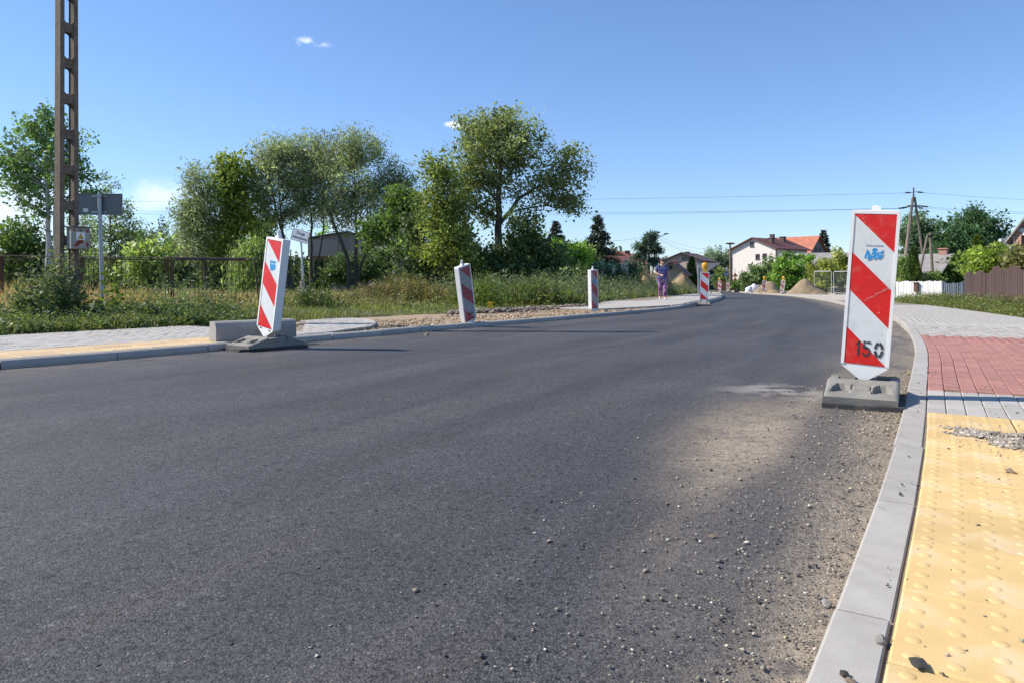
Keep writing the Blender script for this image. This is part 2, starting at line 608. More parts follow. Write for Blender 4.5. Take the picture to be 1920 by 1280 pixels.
def brick_mat():
    m, nt, b = nodes_of('red_brick_wall')
    t = NT(nt)
    o = t.obj()
    sp = t.node('ShaderNodeSeparateXYZ'); t.set(sp.inputs[0], o)
    cb = t.node('ShaderNodeCombineXYZ')
    t.set(cb.inputs[0], t.math('ADD', sp.outputs[0], sp.outputs[1])); t.set(cb.inputs[1], sp.outputs[2])
    br = t.node('ShaderNodeTexBrick')
    t.set(br.inputs['Vector'], cb.outputs[0])
    br.inputs['Scale'].default_value = 1.0
    br.inputs['Brick Width'].default_value = .26; br.inputs['Row Height'].default_value = .078
    br.inputs['Mortar Size'].default_value = .012
    br.inputs['Color1'].default_value = (.40, .15, .085, 1); br.inputs['Color2'].default_value = (.30, .10, .06, 1)
    br.inputs['Mortar'].default_value = (.45, .38, .31, 1)
    t.set(b.inputs['Base Color'], br.outputs['Color'])
    b.inputs['Roughness'].default_value = .9
    return m


M['brick'] = brick_mat()


def leaf_mat(name, transl=.42, rough=.55):
    m, nt, b = nodes_of(name)
    t = NT(nt)
    a = t.node('ShaderNodeAttribute', attribute_name='Col').outputs['Color']
    t.set(b.inputs['Base Color'], a)
    b.inputs['Roughness'].default_value = rough
    b.inputs['Specular IOR Level'].default_value = .42
    tr = t.node('ShaderNodeBsdfTranslucent')
    t.set(tr.inputs['Color'], t.mix(1.0, a, (1.3, 1.3, .75), 'MULTIPLY'))
    mx = t.node('ShaderNodeMixShader'); mx.inputs[0].default_value = transl
    nt.links.new(b.outputs[0], mx.inputs[1]); nt.links.new(tr.outputs[0], mx.inputs[2])
    nt.links.new(mx.outputs[0], nt.nodes['Material Output'].inputs['Surface'])
    return m


M['leaf'] = leaf_mat('leaf')
M['needle'] = leaf_mat('needle', .12, .6)
M['grass'] = leaf_mat('grass_blade', .38, .5)


def col_mat(name, rough=.9):
    m, nt, b = nodes_of(name)
    t = NT(nt)
    a = t.node('ShaderNodeAttribute', attribute_name='Col').outputs['Color']
    t.set(b.inputs['Base Color'], t.scale(a, t.rng(t.noise(t.obj(), 90, 3), .3, .7, .8, 1.2)))
    b.inputs['Roughness'].default_value = rough
    return m


M['pebble'] = col_mat('pebble')


def asphalt():
    m, nt, b = nodes_of('fresh_asphalt')
    t = NT(nt)
    o = t.obj()
    uv = t.node('ShaderNodeUVMap').outputs[0]
    sp = t.node('ShaderNodeSeparateXYZ'); t.set(sp.inputs[0], uv)
    u, v = sp.outputs[0], sp.outputs[1]          # metres from the near kerb, metres along it
    # chippings
    c1 = t.node('ShaderNodeSeparateColor'); t.set(c1.inputs[0], t.voro(o, 210))
    c2 = t.node('ShaderNodeSeparateColor'); t.set(c2.inputs[0], t.voro(o, 62))
    g = t.math('ADD', t.rng(c1.outputs[0], 0, 1, .42, 1.45), t.rng(c1.outputs[1], .96, 1.0, 0, 1.8))
    g = t.math('ADD', g, t.rng(c2.outputs[0], .985, 1.0, 0, .8))
    pits = t.rng(t.noise(o, 48, 4, .75), .32, .47, .22, 1.05)
    # broad unevenness along the direction of travel
    st = t.map(uv, (1.3, .16, 1))
    lay = t.rng(t.noise(st, 1.1, 5, .6, .6), .28, .72, .72, 1.27)
    lay = t.math('MULTIPLY', lay, t.rng(t.noise(o, 1.6, 5, .6), .3, .7, .9, 1.1))
    val = t.math('MULTIPLY', t.math('MULTIPLY', g, lay), pits)
    wheel = t.node('ShaderNodeMath', operation='SINE')
    t.set(wheel.inputs[0], t.math('ADD', t.math('MULTIPLY', u, 3.4), t.math('MULTIPLY', t.noise(t.map(uv, (.3, .12, 1)), 1.0, 3), 3.0)))
    lay = t.math('MULTIPLY', lay, t.rng(wheel.outputs[0], -1, 1, .90, 1.08))
    base = t.mix(t.rng(t.noise(o, .45, 3), .35, .65), (.067, .063, .0625), (.063, .0625, .066))
    c = t.scale(base, val)
    warm = t.rng(t.noise(st, 2.2, 4, .6), .5, .72, 0, .5)
    c = t.mix(warm, c, t.scale((.084, .072, .064), val))
    # dust swept towards the near kerb
    edge = t.rng(u, 1.25, .0, 0, 1, True)
    n1 = t.noise(t.map(uv, (1.4, .5, 1)), 1.6, 6, .62, .5)
    dust = t.math('MULTIPLY', t.math('MULTIPLY', edge, t.rng(u, 1.3, .5, .4, 1.0)), t.rng(n1, .32, .62, .25, 1.0, True))
    spot = t.math('MULTIPLY', t.rng(t.math('ABSOLUTE', t.math('SUBTRACT', u, .55)), .85, .05, 0, 1, True),
                  t.rng(t.math('ABSOLUTE', t.math('SUBTRACT', v, 7.35)), 1.7, .2, 0, 1, True))
    spot = t.math('MULTIPLY', spot, t.rng(t.noise(o, 3.2, 6, .65), .3, .6, .5, 1, True))
    slurry = t.math('MULTIPLY', t.rng(t.math('ABSOLUTE', t.math('SUBTRACT', u, .75)), .6, .1, 0, 1, True),
                    t.rng(t.math('ABSOLUTE', t.math('SUBTRACT', v, 8.95)), .5, .1, 0, 1, True))
    slurry = t.math('MULTIPLY', slurry, t.rng(t.noise(o, 3.5, 5, .6, .4), .42, .56, 0, 1, True))
    dust = t.math('ADD', t.math('MULTIPLY', dust, .75), t.math('MULTIPLY', spot, .95), clamp=True)
    track = t.math('MULTIPLY', t.rng(t.math('ABSOLUTE', t.math('SUBTRACT', u, t.math('ADD', .18, t.math('MULTIPLY', t.noise(t.map(uv, (0, .5, 1)), 1.2), .3)))), .26, .04, 0, .7, True),
                   t.rng(v, 9.2, 8.2, 0, 1, True))
    dust = t.math('MULTIPLY', dust, t.math('SUBTRACT', 1.0, track))
    dust = t.math('MULTIPLY', dust, t.rng(t.noise(o, 70, 4, .7), .33, .55, .45, 1.0))
    un = t.math('DIVIDE', u, t.math('MAXIMUM', .3, t.math('ADD', .42, t.math('MULTIPLY', t.math('SUBTRACT', v, 5.0), .27))))
    film = t.math('MULTIPLY', t.rng(un, .95, .3, 0, .38, True), t.math('MULTIPLY', t.rng(v, 9.2, 8.0, 0, 1, True), t.rng(t.noise(t.map(uv, (1.0, .45, 1)), 2.4, 6, .65, .4), .36, .62, .1, 1, True)))
    dust = t.math('MAXIMUM', dust, t.math('MULTIPLY', film, t.math('SUBTRACT', 1.0, t.math('MULTIPLY', track, .7))))
    dust = t.math('MULTIPLY', dust, t.rng(t.noise(o, 24, 5, .75), .30, .58, .45, 1.15))
    dust = t.math('MULTIPLY', dust, t.rng(un, 1.35, .7, 0, 1, True))
    gut = t.math('MULTIPLY', t.rng(u, .22, .02, 0, .85, True), t.rng(t.noise(o, 9, 5, .7), .32, .55, .2, 1, True))
    dust = t.math('MAXIMUM', dust, t.math('MULTIPLY', gut, t.rng(v, 12, 9, .35, 1)))
    far = t.rng(u, 5.6, 7.3, 0, .22, True)        # thin dust along the other kerb
    far = t.math('MULTIPLY', far, t.rng(t.noise(o, 2.2, 6, .65), .4, .65, 0, 1, True))
    dust = t.math('MAXIMUM', dust, far)
    c = t.mix(t.math('MULTIPLY', dust, .88), c, t.scale((.38, .305, .22), t.rng(c1.outputs[2], 0, 1, .6, 1.3)))
    c = t.mix(t.math('MULTIPLY', slurry, .7), c, (.34, .31, .27))
    t.set(b.inputs['Base Color'], c)
    t.set(b.inputs['Roughness'], t.rng(dust, 0, 1, .72, .95))
    b.inputs['Specular IOR Level'].default_value = .32
    h = t.math('ADD', t.math('MULTIPLY', t.voro(o, 210, 'Distance'), -.6), t.noise(o, 60, 4, .7))
    t.set(b.inputs['Normal'], t.bump(h, .55, .005))
    return m


M['asphalt'] = asphalt()


def ground_mat():
    m, nt, b = nodes_of('meadow_ground')
    t = NT(nt)
    o = t.obj()
    n1 = t.noise(o, .25, 6, .65)
    c = t.mix(t.rng(n1, .35, .65), (.085, .095, .03), (.19, .15, .065))
    c = t.mix(t.rng(t.noise(o, 1.4, 6, .7), .45, .65), c, (.06, .075, .022))
    t.set(b.inputs['Base Color'], t.scale(c, t.rng(t.noise(o, 12, 4, .7), .3, .7, .7, 1.3)))
    b.inputs['Roughness'].default_value = .95
    t.set(b.inputs['Normal'], t.bump(t.noise(o, 9, 5, .7), .8, .08))
    return m


M['meadow'] = ground_mat()

# ================================================================== the setting
def grid_mesh(name, rows, mat, uvs=None, smooth=True):
    """rows: array (m, n, 3)"""
    rows = np.array(rows, float)
    m, n = rows.shape[:2]
    i = np.arange(m * n).reshape(m, n)
    fa = np.stack([i[:-1, :-1], i[:-1, 1:], i[1:, 1:], i[1:, :-1]], -1).reshape(-1, 4)
    v = rows.reshape(-1, 3)
    a, b, c = v[fa[0][0]], v[fa[0][1]], v[fa[0][2]]
    if np.cross(b - a, c - a)[2] < 0:
        fa = fa[:, ::-1]
    me = mesh_np(name, v, fa, mat, smooth=smooth)
    if uvs is not None:
        uvs = np.array(uvs, float).reshape(-1, 2)
        lay = me.uv_layers.new(name='UVMap')
        lay.data.foreach_set('uv', uvs[fa.ravel()].astype(np.float32).ravel())
    return me


def wob(x, y, f=1.0, ph=0.0):
    return (np.sin(1.3 * f * x + .7 * f * y + ph) + np.sin(.6 * f * x - 1.7 * f * y + 1.3 + ph) + np.sin(2.9 * f * x + 2.3 * f * y + 2.1 + ph) * .5) / 2.5


# terrain to the horizon
ys = np.concatenate([np.linspace(-30, 120, 61), np.array([150, 200, 300, 500, 900, 1800])])
xs = np.concatenate([[-1800, -900, -400], np.linspace(-180, 180, 73), [400, 900, 1800]])
X, Y = np.meshgrid(xs, ys)
Z = gzn(Y) - .16 + .03 * wob(X, Y, .2)
struct(link('ground', grid_mesh('ground', np.stack([X, Y, Z], -1), M['meadow'])))

# carriageway
ss = np.linspace(0, KR.len - .5, 220)
rows, uvs = [], []
for s in ss:
    p, t = KR.at(s)
    # the far edge: nearest place of the other kerb across the road
    d = KL.p - p
    al = np.abs(d @ t)
    k = np.argmin(al + np.where(np.linalg.norm(d, axis=1) > 14, 50, 0))
    q = KL.p[k]
    e = q - p
    w = np.linalg.norm(e); e = e / w
    r, u_ = [], []
    for f in np.linspace(-.012, w + .02, 25):
        c = p + e * f
        r.append((c[0], c[1], gz(c[1]) + .012 * math.sin(math.pi * min(max(f / w, 0), 1))))
        u_.append((f, s))
    rows.append(r); uvs.append(u_)
road = struct(link('road', grid_mesh('road', rows, M['asphalt'], uvs)))

# growth ground on the far side, raised a little above the road
rows = []
for i, p in enumerate(VL.p):
    r = []
    for d in (0, .15, .5, 1, 1.7, 2.6, 3.6, 5, 7, 9, 12, 15, 19, 24, 30, 38, 50, 70, 110, 180):
        x, y = p[0] - .80 * d, p[1] + .60 * d
        bump = .05 * wob(x, y, 1.1) * min(d, 1.0)
        r.append((x, y, gz(y) + (.03 if d == 0 else .09) + bump))
    rows.append(r)
struct(link('meadow', grid_mesh('meadow', rows, M['meadow'])))

# driveway of trodden gravel behind the kerb
drows = []
for y in np.linspace(10.2, 24.5, 46):
    x0 = float(KL.x_at_y(y))
    s = KL.s_at_y(y)
    p, t = KL.at(s, -.14)
    n = np.array([-t[1], t[0]])
    q = p
    lim = 0
    while lim < 9 and (q[1] < np.interp(q[0], VL.p[:, 0], VL.p[:, 1]) + .25):
        q = q + n * .1; lim += .1
    r = []
    for f in np.linspace(0, 1, 22):
        c = p * (1 - f) + q * f
        ed = min(f, 1 - f) * lim
        r.append((c[0], c[1], gz(c[1]) + .055 + .035 * wob(c[0], c[1], 2.3) * min(ed, .5) + .02 * wob(c[0], c[1], 7.0) * min(ed * 2, 1)))
    drows.append(r)
struct(link('driveway', grid_mesh('driveway', drows, M['gravel'])))

# ------------------------------------------------------------------ kerbs of separate stones
def kerb_stone_mesh(ch):
    L, W, H = 1.0, .12, .30
    prof = [(0, -H), (0, -ch * 1.2), (ch * .45, -ch * .3), (ch, 0), (W - .004, 0), (W, -.004), (W, -H)]   # x from the road outwards
    m = MB()
    e = .002
    ring = lambda y, ins: [(min(max(x, ins), W - ins), y, z - ins if z > -H else z) for x, z in prof]
    vs = ring(-L / 2, e) + ring(-L / 2 + e, 0) + ring(L / 2 - e, 0) + ring(L / 2, e)
    n = len(prof)
    fs = [tuple(range(n)), tuple(reversed(range(3 * n, 4 * n)))]
    for k in range(3):
        for j in range(n):
            a, b = k * n + j, k * n + (j + 1) % n
            fs.append((a, a + n, b + n, b))
    m.add(vs, fs)
    return m.mesh('kerb_stone', M['concrete'])


KS_sharp = kerb_stone_mesh(.009)
KS_round = kerb_stone_mesh(.045)


def lay_kerb(curve, s0, s1, side, height, me, label):
    root = struct(link('kerb', None))
    n = int((s1 - s0) / 1.0)
    for i in range(n):
        s = s0 + i + .5
        p, t = curve.at(s)
        a, _ = curve.at(s - .5); b, _ = curve.at(s + .5)
        L = np.linalg.norm(b - a)
        h0, h1 = height(a[1]), height(b[1])
        z0, z1 = gz(a[1]) + h0, gz(b[1]) + h1
        o = link('kerb_stone', me, root)
        mid = (a + b) / 2
        yaw = math.atan2(t[1], t[0]) - math.pi / 2
        pitch = math.atan2(z1 - z0, L)
        o.location = (mid[0] + rng.normal() * .0018, mid[1], (z0 + z1) / 2 + rng.normal() * .0016)
        o.rotation_euler = (pitch, 0, yaw + rng.normal() * .003)
        o.scale = (side, (L - .013), 1)
    return root


def hR(y):
    return .028 + .07 * min(max((y - 10.2) / 1.6, 0), 1)


def hL(y):
    k = min(max((y - 23) / 4.0, 0), 1)
    return .085 + .07 * k * k * (3 - 2 * k)


s0 = KR.s_at_y(.768) - .6
# joints seen at rows 1140, 928, 825, 768
sj = KR.s_at_y(1.70)
lay_kerb(KR, sj - 4.0, KR.len - 1, 1, hR, KS_sharp, '')
lay_kerb(KL, 2.0, KL.len - 1, -1, hL, KS_round, '')

# ------------------------------------------------------------------ paving
def paver_mesh(name, a, b, mat, h=.06, ch=.004):
    m = MB().cbox((0, 0, -h / 2), (a, b, h), ch)
    return m.mesh(name, mat)


def tactile_mesh(mat, a=.3955, n=5):
    m = MB().cbox((0, 0, -.03), (a, a, .06), .0055)
    for i in range(n):
        for j in range(n):
            cx, cy = (i - (n - 1) / 2) * a / n, (j - (n - 1) / 2) * a / n
            prof = [(.0175, -.0005), (.0150, .0010), (.011, .0022), (.004, .0028)]
            m.lathe(prof, 10, (cx, cy, 0))
    me = m.mesh('tactile_slab', mat, smooth=True)
    return me


ME_tact = tactile_mesh(M['tactile'])
ME_tact_far = tactile_mesh(M['tactile_far'])
ME_pg = paver_mesh('grey_paver', .0965, .1965, M['paver_grey'])
ME_pr = paver_mesh('red_paver', .0965, .1965, M['paver_red'])


def in_poly(poly, x, y):
    c = False
    n = len(poly)
    for i in range(n):
        x1, y1 = poly[i]; x2, y2 = poly[(i + 1) % n]
        if (y1 > y) != (y2 > y) and x < (x2 - x1) * (y - y1) / (y2 - y1) + x1:
            c = not c
    return c


def laid(parent, name, me, curve, s, d, side, hz, jit=1.0):
    p, t = curve.at(s, d)
    o = link(name, me, parent)
    o.location = (p[0], p[1], gz(p[1]) + hz + rng.normal() * .0011 * jit)
    o.rotation_euler = (rng.normal() * .004 * jit, rng.normal() * .004 * jit, math.atan2(t[1], t[0]) - math.pi / 2 + rng.normal() * .006 * jit)
    return o


def joined_pavers(parent, name, lst, mat, w=.0965, l=.1965, h=.05):
    """the many small far pavers as real blocks in one part"""
    V, Fc = [], []
    for x, y, z, a in lst:
        ca, sa = math.cos(a), math.sin(a)
        b = len(V)
        for zz, k in ((z - h, 1.0), (z - .003, 1.0), (z, .93)):
            for u, v in ((-1, -1), (1, -1), (1, 1), (-1, 1)):
                px, py = u * w / 2 * k, v * (l / 2 - (1 - k) * w / 2)
                V.append((x + px * ca - py * sa, y + px * sa + py * ca, zz))
        for r in (0, 4):
            for j in range(4):
                Fc.append((b + r + j, b + r + (j + 1) % 4, b + r + (j + 1) % 4 + 4, b + r + j + 4))
        Fc.append((b + 8, b + 9, b + 10, b + 11))
    if not V:
        return
    o = link(name, mesh_np(name, np.array(V), np.array(Fc), mat), parent)
    o['kind'] = 'stuff'
    return o


# near pavement: bed, yellow slabs, grey row, red field, grey field
KW = .1235
ss = np.linspace(0, KR.s_at_y(33), 90)
rows = []
for s in ss:
    p, t = KR.at(s, KW - .02)
    # out to the weeds
    n = np.array([t[1], -t[0]])
    d = 0
    q = p
    while d < 9 and q[0] < np.interp(q[1], WR.p[:, 1], WR.p[:, 0]) + .2:
        q = q + n * .1; d += .1
    rows.append([(p[0] * (1 - f) + q[0] * f, p[1] * (1 - f) + q[1] * f, gz(p[1] * (1 - f) + q[1] * f) + hR(p[1]) - .009) for f in np.linspace(0, 1, 12)])
pave_R = struct(link('pavement', grid_mesh('pavement', rows, M['bedding'])))


def wr_x(y):
    return float(np.interp(y, WR.p[:, 1], WR.p[:, 0]))


def frame_r(y):        # a little beyond the edge of the frame
    return .745 * y + .5


s_t = KR.s_at_y(4.22) + .05       # end of yellow slabs
for i in range(12):
    s = s_t - .2 - .4 * i
    for j in range(7):
        p, t = KR.at(s, KW + .2 + .4 * j)
        if p[1] < -.6 or p[0] > frame_r(p[1]) + 2.2:
            continue
        laid(pave_R, 'tactile_slab', ME_tact, KR, s, KW + .2025 + .402 * j, 1, hR(KR.at(s)[0][1]) + .002, .7)
n_g = n_r = 0
far_g, far_r = [], []
s_g = s_t + 1.0                   # grey row
s_r = s_g + 5.9
i = 0
s = s_t + .1
while True:
    if KR.at(s)[0][1] > 25:
        break
    base_y = KR.at(s)[0][1]
    for j in range(60):
        d = KW + .05 + .1 * j
        st = s + (.1 if (j % 2 and s > s_g) else 0)
        p, t = KR.at(st, d)
        if p[0] > wr_x(p[1]) - .05:
            break
        if p[0] > frame_r(p[1]) + 4.5:
            break
        hz = hR(base_y) + .002
        a = math.atan2(t[1], t[0]) - math.pi / 2
        seen = p[0] < frame_r(p[1]) - .3
        if st < s_g:
            if n_g < 90 and seen:
                laid(pave_R, 'grey_paver', ME_pg, KR, st, d, 1, hz); n_g += 1
            else:
                far_g.append((p[0], p[1], gz(p[1]) + hz, a))
        elif st < s_r:
            if n_r < 295 and seen:
                laid(pave_R, 'red_paver', ME_pr, KR, st, d, 1, hz); n_r += 1
            else:
                far_r.append((p[0], p[1], gz(p[1]) + hz, a))
        else:
            if n_g < 290 and seen and p[1] < 13:
                laid(pave_R, 'grey_paver', ME_pg, KR, st, d, 1, hz); n_g += 1
            else:
                far_g.append((p[0], p[1], gz(p[1]) + hz + rng.normal() * .001, a))
    s += .2
joined_pavers(pave_R, 'grey_paving', far_g, M['paver_grey'])
joined_pavers(pave_R, 'red_paving', far_r, M['paver_red'])

# strip of bare sandy ground and pavement going on along the road on that side
rows = []
for s in np.linspace(KR.s_at_y(24.5), KR.len - 1, 60):
    p, t = KR.at(s, .15)
    w = 1.0 + min(max((p[1] - 24) * .35, 0), 7)
    rows.append([(p[0] + t[1] * w * f, p[1] - t[0] * w * f, gz(p[1]) + .085 - .05 * f) for f in np.linspace(0, 1, 6)])
struct(link('sandy_verge', grid_mesh('sandy_verge', rows, pm('pale_dust', (.44, .39, .32), .95, .15, 1.5, .2, 25))))

# pavement on the far side near the leaning beacon
cornerP = [G(x, y, .115) for x, y in ((556, 624.5), (620, 619.5), (668, 613.5), (698, 610.5), (707, 605.5), (700, 600.5), (676, 597.8), (640, 597.6), (560, 602))]
y_end = 9.9
rows = []
for y in np.linspace(-2, 13.6, 50):
    s = KL.s_at_y(y)
    p, t = KL.at(s, -.14)
    n = np.array([-t[1], t[0]])
    q = p
    d = 0
    while d < 9 and q[1] < np.interp(q[0], VL.p[:, 0], VL.p[:, 1]) + .1:
        q = q + n * .05; d += .05
    if y > 9.4:
        d = min(d, max(0.05, 0))
        break
    rows.append([(p[0] * (1 - f) + q[0] * f, p[1] * (1 - f) + q[1] * f, gz(p[1] * (1 - f) + q[1] * f) + .085 - .022) for f in np.linspace(0, 1, 10)])
pave_L = struct(link('pavement', grid_mesh('pavement', rows, M['bedding'])))
lb = float(KL.s_at_y(8.95))      # yellow strip ends here
for i in range(34):
    s = lb - .2 - .402 * i
    for j in range(2):
        p, t = KL.at(s, -(KW + .2 + .402 * j))
        if p[1] < 3.2:
            continue
        laid(pave_L, 'tactile_slab', ME_tact_far, KL, s, -(KW + .2 + .402 * j), -1, .087, .7)
n_p, lst = 0, []
cand = []
for i in range(120):
    for j in range(60):
        s = KL.s_at_y(3.0) + .2 * i + (.1 if j % 2 else 0)
        d = KW + .05 + .1 * j + (.81 if s < lb else 0)
        p, t = KL.at(s, -d)
        if p[1] > 13.4 or p[1] > np.interp(p[0], VL.p[:, 0], VL.p[:, 1]) - .02:
            break
        if s > KL.s_at_y(9.9) and True:
            continue
        cand.append((abs(p[0] / p[1]) > .76, p[1], s, d, p, t))
cand.sort(key=lambda q: (q[0], q[1]))
for out, _, s, d, p, t in cand:
    if n_p < 295 and not out:
        laid(pave_L, 'grey_paver', ME_pg, KL, s, -d, -1, .087); n_p += 1
    else:
        lst.append((p[0], p[1], gz(p[1]) + .087 + rng.normal() * .001, math.atan2(t[1], t[0]) - math.pi / 2))
joined_pavers(pave_L, 'grey_paving', lst, M['paver_grey'])

# rounded end of that pavement, standing proud of the driveway
cz = sum(v.z for v in cornerP) / len(cornerP)
core = [(v.x, v.y) for v in cornerP]
cc = Vector((sum(x for x, y in core) / len(core), sum(y for x, y in core) / len(core)))
rim = Curve([core[0]] + core[1:] + [core[-1]], 2)
corner = struct(link('pavement_corner', MB().slab([tuple(q) for q in rim.p], gz(cc.y) - .1, gz(cc.y) + .094).mesh('pavement_corner', M['bedding'])))
for ring_i, off in enumerate((.05, .155)):
    s = .12
    while s < rim.len - .1:
        p, t = rim.at(s, 0)
        n = np.array([-t[1], t[0]])
        p = p + n * off
        o = link('edging_stone', paver_mesh('edging_stone', .0965, .222, M['paver_grey'], .2, .006) if ring_i == 0 and s < .2 else bpy.data.meshes['edging_stone'], corner)
        o.location = (p[0], p[1], gz(cc.y) + .115 + rng.normal() * .001)
        o.rotation_euler = (0, 0, math.atan2(t[1], t[0]) - math.pi / 2)
        s += .204
inner = [tuple(Vector(q).lerp(cc, .13)) for q in rim.p]
p0, t0 = KL.at(KL.s_at_y(10.4))
a0 = math.atan2(t0[1], t0[0]) - math.pi / 2
lst = []
for i in range(-25, 25):
    for j in range(-25, 25):
        u = i * .1; v = j * .2 + (.1 if i % 2 else 0)
        x = cc.x + u * math.cos(a0) - v * math.sin(a0); y = cc.y + u * math.sin(a0) + v * math.cos(a0)
        if in_poly(inner, x, y):
            lst.append((x, y, gz(cc.y) + .113 + rng.normal() * .0012, a0))
for x, y, z, a in lst[:295]:
    o = link('grey_paver', ME_pg, corner)
    o.location = (x, y, z)
    o.rotation_euler = (0, 0, a)

# pavement further on, where the woman walks: concrete paving with a step towards the kerb
rows = []
first = None
for y in np.linspace(19.2, 62, 70):
    s = KL.s_at_y(y)
    p, t = KL.at(s, -.14)
    n = np.array([-t[1], t[0]])
    if y < 24.0:      # it starts some way behind the kerb
        k = (24.0 - y) / 4.8
        p = p + n * (.15 + .9 * k)
    q = p
    d = 0
    while d < 4.2 and q[1] < np.interp(q[0], VL.p[:, 0], VL.p[:, 1]) + .1:
        q = q + n * .05; d += .05
    if d < .3:
        continue
    rows.append([(p[0] * (1 - f) + q[0] * f, p[1] * (1 - f) + q[1] * f, gz(p[1]) + hL(p[1]) + .015) for f in np.linspace(0, 1, 5)])
r0 = np.array(rows)
pv = r0.copy(); pv[:, :, 2] -= .12
walk = struct(link('pavement', grid_mesh('pavement', np.concatenate([pv[:1], r0, pv[-1:]], 0), M['bedding'], smooth=False)))
# its border stones towards the road and its first slabs are separate
me_b = MB().cbox((0, 0, -.1), (.08, .98, .2), .008).mesh('edging_stone', M['concrete'])
edge = Curve(r0[:, 0, :2], 1)
for s in np.arange(.5, edge.len - 1, 1.0):
    p, t = edge.at(s)
    o = link('edging_stone', me_b, walk)
    o.location = (p[0] + t[1] * .02, p[1] - t[0] * .02, gz(p[1]) + hL(p[1]) + .023)
    o.rotation_euler = (0, 0, math.atan2(t[1], t[0]) - math.pi / 2)
lst = []
ed_s = np.arange(.1, edge.len - .2, .2)
for k, s in enumerate(ed_s):
    for j in range(36):
        st = s + (.1 if j % 2 else 0)
        p, t = edge.at(st, -(.09 + .1 * j))
        if p[1] > np.interp(p[0], VL.p[:, 0], VL.p[:, 1]) + .03 or p[1] > 50:
            break
        lst.append((p[0], p[1], gz(p[1]) + hL(p[1]) + .021, math.atan2(t[1], t[0]) - math.pi / 2))
joined_pavers(walk, 'grey_paving', lst, M['paver_grey'])

# ================================================================== growing things
def unit(n, r=rng):
    v = r.normal(size=(n, 3))
    return v / np.linalg.norm(v, axis=1, keepdims=True)


def leaf_quads(c, u, length, width, col, r=rng, fold=.12):
    """one four-cornered leaf at each point c, along u"""
    n = len(c)
    u = u / np.linalg.norm(u, axis=1, keepdims=True)
    a = unit(n, r)
    v = np.cross(u, a); v /= np.linalg.norm(v, axis=1, keepdims=True) + 1e-9
    w = np.cross(u, v)
    L = np.broadcast_to(np.asarray(length, float), (n,))[:, None]
    W = np.broadcast_to(np.asarray(width, float), (n,))[:, None]
    V = np.stack([c, c + u * L * .45 + v * W * .5 + w * W * fold, c + u * L, c + u * L * .45 - v * W * .5 + w * W * fold], 1).reshape(-1, 3)
    Fa = np.arange(4 * n).reshape(n, 4)
    C = np.repeat(np.clip(col, .004, .95), 4, axis=0)
    return V, Fa, C


def tubes_np(paths, n=5):
    """paths: list of (k,3) points with (k,) radii -> quads"""
    V, Fa, b = [], [], 0
    for pts, rad in paths:
        pts = np.asarray(pts, float); k = len(pts)
        t = np.gradient(pts, axis=0); t /= np.linalg.norm(t, axis=1, keepdims=True) + 1e-9
        ref = np.where(np.abs(t[:, 1:2]) < .9, [[0, 1, 0]], [[1, 0, 0]])
        u = np.cross(t, ref); u /= np.linalg.norm(u, axis=1, keepdims=True) + 1e-9
        w = np.cross(t, u)
        a = np.arange(n) * 2 * np.pi / n
        ring = pts[:, None] + (u[:, None] * np.cos(a)[None, :, None] + w[:, None] * np.sin(a)[None, :, None]) * np.asarray(rad)[:, None, None]
        V.append(ring.reshape(-1, 3))
        i = b + np.arange(k * n).reshape(k, n)
        j = np.roll(i, -1, axis=1)
        Fa.append(np.stack([i[:-1], j[:-1], j[1:], i[1:]], -1).reshape(-1, 4))
        b += k * n
    return np.concatenate(V), np.concatenate(Fa)


def bez(a, m, b, k=6):
    t = np.linspace(0, 1, k)[:, None]
    return a * (1 - t) ** 2 + 2 * m * t * (1 - t) + b * t ** 2


SP = dict(
    willow=dict(col=(.105, .130, .066), leaf=.21, asp=.26, n=17000, ncl=260, spread=.50, droop=-.35, cvar=.30, yel=.07),
    poplar=dict(col=(.076, .098, .040), leaf=.16, asp=.62, n=15000, ncl=250, spread=.46, droop=-.1, cvar=.28, yel=.14),
    aspen=dict(col=(.060, .105, .034), leaf=.125, asp=.75, n=9000, ncl=190, spread=.30, droop=0, cvar=.24, yel=.08),
    birch=dict(col=(.070, .10, .036), leaf=.15, asp=.55, n=7000, ncl=150, spread=.36, droop=-.7, cvar=.22, yel=.08),
    dark=dict(col=(.038, .062, .020), leaf=.18, asp=.6, n=9000, ncl=170, spread=.42, droop=0, cvar=.3, yel=.07),
    maple=dict(col=(.050, .085, .022), leaf=.20, asp=.7, n=9000, ncl=170, spread=.42, droop=0, cvar=.28, yel=.09),
    light=dict(col=(.10, .165, .022), leaf=.17, asp=.6, n=6000, ncl=110, spread=.34, droop=0, cvar=.25, yel=.08),
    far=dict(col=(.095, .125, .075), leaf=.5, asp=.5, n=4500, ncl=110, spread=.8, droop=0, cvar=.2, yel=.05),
    bush=dict(col=(.062, .095, .026), leaf=.15, asp=.55, n=5000, ncl=100, spread=.28, droop=0, cvar=.3, yel=.1),
    hedge=dict(col=(.070, .115, .024), leaf=.22, asp=.6, n=9000, ncl=150, spread=.36, droop=-.2, cvar=.3, yel=.1),
    walnut=dict(col=(.034, .068, .026), leaf=.26, asp=.55, n=11000, ncl=190, spread=.5, droop=-.15, cvar=.3, yel=.05),
)


